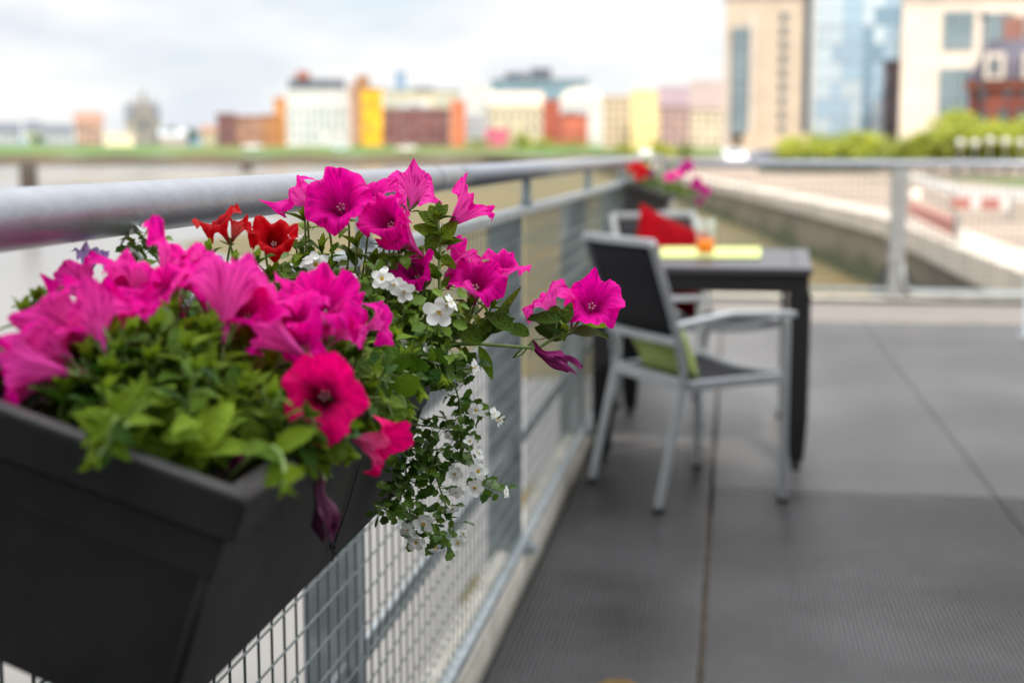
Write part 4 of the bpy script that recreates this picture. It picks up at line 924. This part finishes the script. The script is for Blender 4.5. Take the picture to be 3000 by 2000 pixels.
o, w, h = B_('office_block', 'cream office with teal roof behind the dark red range', 'building', 1128, 1350, 268, 420, cream, depth=30, roof=teal, wins=(6, 2, .6, .5, .5, .95), wm_=wm('grey_green', (.30, .36, .36)))
extra(o, 'roof_plant', (-w*.36, 2, h), (-w*.22, 16, h+6), wm('blue_plant', (.20, .27, .36)))
B_('apartment_block', 'dark red brown brick range right of the amber tower', 'building', 1122, 1318, 322, 358, dred, depth=18, roof=wm('grey_roof', (.20, .18, .19)), wins=(10, 4, .45, .45, .05, .9), wm_=mat('mauve_window', (.20, .16, .18), .4))
B_('stair_tower', 'coral orange tower standing at the end of the dark red range', 'building', 1322, 1364, 302, 350, coral, depth=14, roof=coral, ground=1.5, wins=(1, 3, .2, .3, .2, .9))
B_('office_block', 'bright white stair block behind the coral tower', 'building', 1370, 1436, 252, 410, white, roof=white, wins=(2, 4, .3, .3, .3, .95))
B_('office_block', 'light grey block right of the coral tower', 'building', 1364, 1432, 342, 372, grey, roof=grey, wins=(4, 3, .5, .5, .1, .9))
o, w, h = B_('office_block', 'long blue grey glass office set behind the cream houses', 'building', 1440, 1722, 236, 450, wm('blue_cladding', (.18, .27, .33)), depth=30, roof=slate, wins=(9, 3, .7, .55, .5, 1.0), wm_=GLB)
extra(o, 'roof_plant', (-w*.1, 4, h), (w*.12, 20, h+4), slate)
B_('apartment_block', 'warm cream houses left of the red gabled building', 'building', 1432, 1590, 310, 400, cream, roof=tan, pitched=4, wins=(7, 3, .4, .5, .1, .9))
B_('shop', 'rose pink shed low on the far bank', 'building', 1422, 1492, 385, 350, rose, roof=rose, wins=(2, 1, .3, .3, .3, .9))
o, w, h = B_('apartment_block', 'bright red building under the white curved roof', 'building', 1590, 1722, 340, 370, wm('bright_red', (.42, .12, .075), .25), roof=brick, wins=(6, 3, .4, .4, .1, .9))
extra(o, 'gable', (-w/2, -.5, h*.4), (-w*.12, 10, h+4), wm('deep_red', (.30, .08, .055)))
o, w, h = B_('hall', 'pale hall with a rounded white roof', 'building', 1640, 1765, 300, 400, white, depth=24, parapet=False)
mb = MB(); mb.loft([[V((w*.52*math.cos(a), y, h+4.2*math.sin(a))) for a in [math.pi*i/16 for i in range(17)]] for y in (-.3, 24)], 0, True); local(o, 'roof', mb, wm('white_roof', (.70, .66, .60)))
B_('apartment_block', 'tan block left of the yellow building', 'building', 1765, 1848, 288, 300, wm('tan_block', (.46, .38, .26)), roof=tan, wins=(4, 5, .4, .5, .05, .95))
o, w, h = B_('apartment_block', 'sunlit pale yellow building with a slanting right side', 'building', 1848, 1938, 272, 280, yel, roof=yel, wins=(3, 4, .3, .35, .1, .9))
B_('house', 'brown mauve block right of the yellow building', 'building', 1930, 2022, 312, 260, wm('mauve_brown', (.33, .23, .20)), roof=wm('mauve_roof', (.20, .15, .16)), pitched=4, wins=(4, 4, .4, .5, .05, .9))
B_('house', 'cream gabled block beside the tall tan tower', 'building', 2022, 2118, 322, 230, cream, roof=wm('brown_roof', (.24, .19, .17)), pitched=5, wins=(4, 4, .4, .5, .05, .9))
# the tall group on the right
o, w, h = building('tower_block', 'tall tan stone tower with a column of small dark windows', 'tower block', 2118, 2362, -6, 150, tan, depth=22, ground=1, roof=wm('tower_cap', (.34, .32, .33)))
for k_ in range(11):
    z = far(2285, 52+41*k_, 150).z; mb = MB(); x = (2285-2240)/F_PX*150
    if z < 3: continue
    mb.box((x-.32, -.08, z-.42), (x+.32, .1, z+.42)); local(o, 'window', mb, GLS)
    if k_ % 1 == 0: mb = MB(); mb.box((x+.55, -.08, z-.42), (x+.8, .1, z+.42)); local(o, 'window', mb, wm('grey_reveal', (.36, .32, .28)) if k_ == 0 else bpy.data.materials['grey_reveal'])
extra(o, 'glass_bay', ((2142-2240)/F_PX*150, -.9, 3), ((2188-2240)/F_PX*150, 1, h-3), GLB)

bay_m = wm('bay_spandrel', (.19, .23, .25))
for k_ in range(9): extra(o, 'spandrel', ((2143-2240)/F_PX*150, -1.0, 3+(h-6)*(k_+.5)/9), ((2187-2240)/F_PX*150, -.901, 3.6+(h-6)*(k_+.5)/9), bay_m)
extra(o, 'pier', ((2192-2240)/F_PX*150, -.6, 3), ((2206-2240)/F_PX*150, -.01, h-2), wm('pale_pier', (.50, .45, .40)))
extra(o, 'side_wing', ((2118-2240)/F_PX*150, -.5, 0), ((2140-2240)/F_PX*150, 3, h-4.5), wm('grey_tan', (.42, .37, .32)))
extra(o, 'corner_glazing', ((2344-2240)/F_PX*150, -.35, 3), ((2363-2240)/F_PX*150, 2, h+2), mat('dark_glazing', (.04, .06, .08), .2))
extra(o, 'podium', ((2180-2240)/F_PX*150, -2.5, 0), ((2360-2240)/F_PX*150, 0-.01, 3.1), wm('podium_tan', (.48, .38, .28)))
o, w, h = building('glass_tower', 'tall pale blue glass tower between two stone faced blocks', 'tower block', 2366, 2640, -60, 152, wm('light_mullion', (.50, .55, .58)), depth=26, ground=1)
skyglass = mat('sky_glass', (.42, .56, .66), .08, metal=.55, spec=1, var=.12, vscale=.12)
paleglass = mat('pale_glass', (.56, .64, .68), .10, metal=.4, spec=1, var=.1, vscale=.2)
tealglass = mat('teal_glass', (.22, .34, .42), .08, metal=.5, spec=1)
nx, nz = 9, 9
for i in range(nx):
    for k_ in range(nz):
        mb = MB(); x0_ = -w/2+.15+i*(w-.3)/nx; z0_ = 1+k_*(h-2)/nz
        mb.box((x0_+.05, -.10, z0_+.06), (x0_+(w-.3)/nx-.05, .05, z0_+(h-2)/nz-.06)); local(o, 'window', mb, tealglass if (i == 5 and k_ < 7) or random.random() < .07 else paleglass if noise.noise(V((i*.45, k_*.35, 5))) > .02 else skyglass)
extra(o, 'edge_column', (w/2-.55, -.7, 0), (w/2+.25, 2, h+1), mat('grey_green_column', (.20, .24, .23), .5))
mb = MB(); mb.box((-w/2-.1, -1.2, 0), (-w/2+.6, 1, h)); local(o, 'edge_column', mb, wm('light_column', (.50, .50, .48)))
o, w, h = building('dark_tower', 'slim dark red and black building in front of the glass tower', 'building', 2586, 2634, 190, 140, wm('dark_maroon', (.10, .07, .075), .3), depth=8, ground=1, roof=slate, wins=(2, 6, .4, .5, .05, .95))
o, w, h = building('office_block', 'big cream stone office with large square windows', 'building', 2640, 3200, -4, 130, wm('pale_stone', (.62, .54, .45)), depth=30, ground=1, roof=wm('pale_cap', (.42, .38, .34)))
xc = (2640+3200)/2
for (a, b, t, u) in ((2758, 2842, 30, 145), (2752, 2838, 198, 350), (2876, 2950, 38, 152), (2872, 2948, 202, 352), (2985, 3060, 45, 155), (3100, 3170, 45, 155), (2985, 3060, 205, 352)):
    mb = MB(); mb.box(((a-xc)/F_PX*130, -.10, far(0, u, 130).z), ((b-xc)/F_PX*130, .1, far(0, t, 130).z)); wn = local(o, 'window', mb, GLB)
    for f_ in (1/3, 2/3):
        xx = ((a+(b-a)*f_)-xc)/F_PX*130; m2 = MB(); m2.box((xx-.04, -.16, far(0, u, 130).z), (xx+.04, -.101, far(0, t, 130).z)); fo = local(o, 'frame', m2, white); fo.parent = wn
# red brick mansard house on the right
RD = 105
o, w, h = building('brick_house', 'ornate red brick house with a dark mansard roof at the right edge', 'house', 2838, 3120, 232, RD, wm('warm_brick', (.15, .048, .034), .4), depth=12, ground=.5, parapet=False)
zr = far(0, 112, RD).z+.5; mb = MB(); ins = 1.3; hh = zr-.5+.5
n = mb.add([(-w/2-.2, -.3, h), (w/2+.2, -.3, h), (w/2+.2, 12.2, h), (-w/2-.2, 12.2, h), (-w/2+ins, ins, hh), (w/2-ins, ins, hh), (w/2-ins, 11, hh), (-w/2+ins, 11, hh)])
for f in ((0, 1, 5, 4), (1, 2, 6, 5), (2, 3, 7, 6), (3, 0, 4, 7), (4, 5, 6, 7), (3, 2, 1, 0)): mb.face([n+i for i in f])
rf = local(o, 'roof', mb, wm('mansard_slate', (.10, .095, .12), .3))
xc = (2838+3120)/2; X = lambda p: (p-xc)/F_PX*RD
for (a, b) in ((2880, 2935), (2985, 3040), (3070, 3105)):
    mb = MB(); mb.box((X(a), -.6, h), (X(b), 2, h+1.9)); d_ = local(o, 'dormer', mb, wm('dormer_stone', (.52, .46, .40))); m2 = MB(); m2.box((X(a)+.35, -.66, h+.3), (X(b)-.35, -.601, h+1.5)); w_ = local(o, 'window', m2, GLS); w_.parent = d_
extra(o, 'chimney', (X(2925), 3, hh), (X(2985), 5, hh+1.8), wm('chimney_brick', (.24, .12, .095)))
extra(o, 'parapet', (-w/2-.3, -.36, h-.7), (w/2+.3, -.01, h-.15), wm('red_band', (.17, .06, .042)))
for (a, b, t, u) in ((2935, 2960, 258, 285), (2870, 2890, 262, 290), (2985, 3010, 260, 288), (2925, 2950, 318, 368), (2870, 2892, 325, 365), (2975, 3000, 320, 368), (3040, 3065, 320, 368)):
    mb = MB(); mb.box((X(a), -.08, far(0, u, RD).z-h*0+.5-0, ), (X(b), .1, far(0, t, RD).z+.5)); local(o, 'window', mb, GLS)
mb = MB(); mb.tube([(X(2872), -.5, h*.55), (X(2872), -.5, h+4.2)], .12, 8); mb.lathe([(.1, 0), (.35, .3), (.1, .7)], (X(2872), -.5, h+4.2), 8); local(o, 'finial', mb, slate, True)

# restaurant behind the viewer: its shadow falls over the near deck
o = empty('restaurant_building', (2, -2.6, 0), 'grey rendered restaurant building standing behind the deck', 'building')
o2 = MB(); o2.box((-6.0, -9.9, -1.5), (16, 0, 8.2)); local(o, 'wall', o2, wm('grey_render', (.40, .38, .36)))
for i in range(6):
    m2 = MB(); m2.box((-4.6+i*3.3, -.02, .4), (-2.2+i*3.3, .06, 2.6)); local(o, 'window', m2, GLB)
    m2 = MB(); m2.box((-4.6+i*3.3, -.02, 4.2), (-2.2+i*3.3, .06, 6.4)); local(o, 'window', m2, GLB)
o2 = MB(); o2.box((-6.2, -10.1, 8.2), (16.2, .25, 8.4)); local(o, 'roof', o2, slate)

# trees: tapered trunk with limbs and a crown of many small leaf clumps
def tree(label, px, ytop, Z, width_px, tint=(.4, 1), name='tree', ground=0, group='trees and bushes along the promenade', dark=False, n=900, lm=None):
    rnd = random.Random(int(px*7+Z)); b = far(px, 447, Z); top = far(px, ytop, Z).z; H_ = (top-ground)*1.12; w = width_px/F_PX*Z/2*1.25
    o = empty(name, (b.x, b.y, ground), label, 'tree', group)
    mb = MB(); mb.tube([V((0, 0, -.3)), V((.1, 0, H_*.25)), V((0, .1, H_*.55))], [H_*.035, H_*.028, H_*.015], 8)
    for i in range(6):
        a = i*1.05; mb.tube([V((0, 0, H_*(.2+.05*i))), V((math.cos(a)*w*.35, math.sin(a)*w*.35, H_*(.42+.05*i))), V((math.cos(a)*w*.6, math.sin(a)*w*.6, H_*(.6+.04*i)))], [H_*.014, H_*.009, H_*.004], 6)
    local(o, 'trunk', mb, M['bark'], True)
    mb = MB(); cl = [(V((rnd.uniform(-1, 1)*w*.62, rnd.uniform(-1, 1)*w*.5, H_*rnd.uniform(.3, .78))), rnd.uniform(.28, .5)) for _ in range(11)]+[(V((0, 0, H_*.72)), .45)]
    for i in range(n):
        c, r = cl[rnd.randrange(len(cl))]; d = V((rnd.gauss(0, 1), rnd.gauss(0, 1), rnd.gauss(0, 1))).normalized()*rnd.uniform(.35, 1.3)
        p = c+V((d.x*w*r, d.y*w*r, d.z*H_*r*.5)); p.z = max(p.z, .15); s = .06*H_*rnd.uniform(.5, 1.3); u = V((rnd.gauss(0, 1), rnd.gauss(0, 1), rnd.gauss(0, 1))).normalized(); v = u.orthogonal().normalized(); t_ = rnd.uniform(*tint)
        k_ = mb.add([p-u*s, p+v*s*.6, p+u*s, p-v*s*.6]); mb.face((k_, k_+1, k_+2, k_+3), 0, None, max(.001, t_))
    local(o, 'crown', mb, lm or M['treeleaf']); return o
M['bark'] = mat('bark', (.12, .09, .06), .9); M['treeleaf'] = mat('tree_leaf', (.06, .12, .02), .6, attr=True, two=(.38, .40, .02), trans=.35); M['treedark'] = mat('dark_tree_leaf', (.03, .07, .03), .7, attr=True, two=(.08, .13, .04), trans=.2)
tree('wide yellow green bush filling the gap beside the car below the tan tower', 2365, 398, 90, 130, (.5, 1))
tree('low green bush under the slim dark building', 2610, 425, 88, 110, (.2, .6))
tree('tall green tree rising before the brick house', 2860, 352, 79, 190, (.4, .9), n=1300)
tree('light green bush between the tall trees and the picture edge', 2950, 362, 77, 190, (.5, 1), n=1300)
tree('small yellow green bush in front of the tan tower', 2315, 402, 95, 90, (.7, 1))
tree('round mid green tree left of the gap below the glass tower', 2425, 392, 100, 140, (.2, .6))
tree('broad green bush below the glass tower', 2500, 390, 96, 120, (.4, .9))
tree('yellowing bush right of the broad green one', 2560, 402, 92, 90, (.7, 1))
tree('low green shrub at the left edge of the right hand hedge', 2668, 405, 85, 100, (.3, .7))
tree('tall light green tree below the big stone office windows', 2800, 338, 82, 180, (.5, 1), n=1300)
tree('green tree behind the white globe lamps', 2900, 372, 80, 190, (.5, 1), n=1300)
tree('dense green tree left of the light green one', 2730, 385, 80, 110, (.3, .8))
tree('green tree at the right edge of the picture below the brick house', 3000, 388, 78, 160, (.3, .8), n=1200)
for (x, t, Z, w_, l_) in ((492, 376, 385, 50, 'dark green tree close to the church on its right'), (562, 378, 400, 50, 'small green tree between the pink house and the cream house'), (110, 395, 375, 40, 'tiny green tree among the left houses'), (500, 392, 405, 60, 'dark bush behind the pale pink low house'), (530, 386, 420, 60, 'distant dark tree on the skyline beyond the pink house')):
    tree(l_, x, t, Z, w_, (0, .6), ground=2.6, group='trees on the far bank', lm=M['treedark'], n=500)
for (x, t, Z, w_, l_, tn) in ((1400, 405, 345, 80, 'green bush at the foot of the light grey block', (.2, .7)), (1520, 385, 340, 70, 'olive tree right of the rose pink shed', (.3, .8)), (1580, 400, 335, 90, 'olive bush below the red building', (.3, .9)), (1680, 408, 320, 110, 'dull green bushy tree below the white roofed hall', (.1, .5)), (1830, 420, 200, 70, 'bush behind the far flower box on the left', (.3, .8)), (1930, 412, 190, 80, 'yellow green bush behind the far flower box', (.6, 1)), (2000, 425, 180, 50, 'small dark bush below the brown mauve block', (0, .5))):
    tree(l_, x, t, Z, w_, tn, ground=(1.5 if Z > 250 else 0), group='trees on the far bank', n=600)
# hedge strip below the trees
# row of matte white globes on slim posts, added for unidentified white discs
for i, (px, py) in enumerate(((2814, 420), (2857, 421), (2901, 413), (2946, 416), (2992, 419))):
    Z = 74; p = far(px, py, Z); o = empty('globe_lamp', (p.x, p.y, 0), ['white globe lamp, leftmost in the row before the trees', 'white globe lamp, second from the left in the row', 'white globe lamp, highest in the middle of the row', 'white globe lamp, second from the right in the row', 'white globe lamp, rightmost by the picture edge'][i], 'lamp', 'globe lamps before the trees')
    mb = MB(); mb.lathe([(.05, 0), (.03, .1), (.018, p.z-.15)], (0, 0, 0), 10); local(o, 'post', mb, M['galvdark'], True)
    mb = MB(); r = .21; mb.lathe([(r*math.sin(math.pi*(j+.02)/12.04), p.z-r*math.cos(math.pi*(j+.02)/12.04)) for j in range(13)], (0, 0, 0), 16); local(o, 'globe', mb, mat('white_globe', (.50, .50, .44), .4) if i == 0 else bpy.data.materials['white_globe'], True)
# cars
def car(label, px, Z, ground, heading, col, dpx=0):
    p = far(px, 447, Z); o = empty('parked_car', (p.x, p.y, ground), label, 'car', 'cars on the far bank', rz=YAW+heading); m = mat('car_paint', col, .25, spec=.7, coat=.5)
    mb = MB(); prof = [(-2.1, .35), (-2.15, .75), (-1.9, .95), (-1.2, 1.0), (-.6, 1.42), (.9, 1.46), (1.7, 1.0), (2.1, .9), (2.15, .35)]
    mb.loft([[V((x, y*s, z)) for x, z in prof] for y, s in ((-.85, 1), (-.80, 1.0), (.80, 1.0), (.85, 1))], 0, True); local(o, 'body', mb, m, bevel=.05)
    for s in (-1, 1): mb = MB(); n = mb.add([(-1.05, s*.86, 1.02), (1.5, s*.86, 1.02), (.85, s*.86, 1.36), (-.55, s*.86, 1.34)]); mb.face((n, n+1, n+2, n+3)); local(o, 'window', mb, GLS)
    mb = MB(); mb.quad((-1.24, -.7, 1.03), (-1.24, .7, 1.03), (-.68, .65, 1.40), (-.68, -.65, 1.40)); local(o, 'windscreen', mb, GLS)
    for x in (-1.35, 1.35):
        for s in (-1, 1): mb = MB(); mb.tube([(x, s*.70, .33), (x, s*.88, .33)], .33, 16); local(o, 'wheel', mb, M['foot'], True)
car('white car parked on the grass below the white office', 738, 330, 1.7, 0, (.8, .8, .78)); car('pale blue grey car parked left of the amber tower', 995, 328, 1.6, 0, (.55, .66, .68)); car('white van like car parked below the dark red range', 1190, 322, 1.4, .3, (.85, .84, .76))
car('white car seen end on beyond the far flower box', 2147, 122, 0, math.pi/2, (.85, .85, .85)); car('dark grey car at the foot of the tan tower', 2235, 125, 0, .2, (.2, .2, .26)); car('pale silver car at the foot of the slim brick building', 2600, 110, 0, .1, (.5, .5, .55))
# mooring piles in the river
for i, (px, Z, tp, lb) in enumerate(((80, 60, 470, 'dark brown mooring pile standing in the river at the left'), (722, 210, 474, 'small dark mooring pile far out near the bank'))):
    p = far(px, 447, Z); zt = far(px, tp, Z).z; mb = MB(); r = .31 if i == 0 else .8
    r *= 1.15; mb.lathe([(r*1.05, -2.5), (r, zt-.15), (r*.8, zt)], (p.x, p.y, 0), 14)
    tag(mb.build('mooring_pile', mat('wet_timber', (.035, .032, .025), .7, col2=(.07, .045, .03), vscale=1.5) if i == 0 else bpy.data.materials['wet_timber'], None, True), lb, 'pile', 'mooring piles in the river')
# barriers on the quay at the right
def g0(x, y): return pl(x, y, 2, 0.0)
def barrier(label, pts, n, h, cols, grp):
    P_ = [g0(*p)+V((0, 0, 0)) for p in pts]; o = empty('barrier', P_[0], label, 'barrier', grp)
    for i in range(len(P_)-1):
        for k_ in range(n):
            a = P_[i].lerp(P_[i+1], k_/n); b = P_[i].lerp(P_[i+1], (k_+.98)/n); mb = MB(); mb.tube([a+V((0, 0, h*.75+.02)), b+V((0, 0, h*.75+.02))], 0, 4, 0, True, (.04, h*.28)); mb.build('board', cols[k_ % len(cols)], o)
        for e in ((P_[i], P_[i+1]) if i == 0 else (P_[i+1],)):
            mb = MB(); mb.box((e.x-.03, e.y-.03, 0), (e.x+.03, e.y+.03, h+.1)); mb.build('post', M['palepost'], o)
redp = mat('red_barrier_paint', (.42, .15, .12), .6); whp = mat('white_barrier_paint', (.68, .66, .63), .6)
barrier('red and white striped barrier along the quay edge', ((2665, 660), (2800, 738)), 7, .34, [redp], 'barriers on the quay')
barrier('pale red banded barrier further back on the quay', ((2790, 640), (2960, 645)), 6, .34, [redp, redp, whp], 'barriers on the quay')
barrier('white concrete barrier curving down the promenade', ((2665, 545), (2800, 610), (3050, 622)), 3, .42, [whp], 'barriers on the quay')
mb = MB(); p = g0(2682, 600); mb.lathe([(.12, 0), (.13, .24), (.08, .31), (.01, .33)], (p.x, p.y, 0), 14); tag(mb.build('bollard', mat('cream_bollard', (.80, .70, .58), .6), None, True), 'cream rounded bollard just right of the pale end post', 'bollard')
mb = MB(); n_ = 500; rnd = random.Random(4)
a, b = g0(2260, 505), g0(2560, 505)
o = empty('hedge', a, 'dark clipped hedge along the back of the promenade', 'hedge')
for i in range(n_*3):
    t_ = rnd.random(); p = a.lerp(b, t_)+V((rnd.uniform(-1, 1), rnd.uniform(-1, 1), rnd.uniform(.05, .75))); s = rnd.uniform(.12, .3); u = V((rnd.gauss(0, 1), rnd.gauss(0, 1), rnd.gauss(0, 1))).normalized(); v = u.orthogonal().normalized()
    k_ = mb.add([p-u*s, p+v*s*.6, p+u*s, p-v*s*.6]); mb.face((k_, k_+1, k_+2, k_+3), 0, None, rnd.uniform(.001, .6))
mb.build('foliage', M['treedark'], o)
mb = MB(); v = [g0(2660, 522), g0(3100, 522), g0(3100, 560), g0(2660, 512)]; w_ = [V((p.x, p.y, .006)) for p in v]; mb.face([mb.add(w_)+i for i in range(4)]); struct('lawn', mb, grass_m)
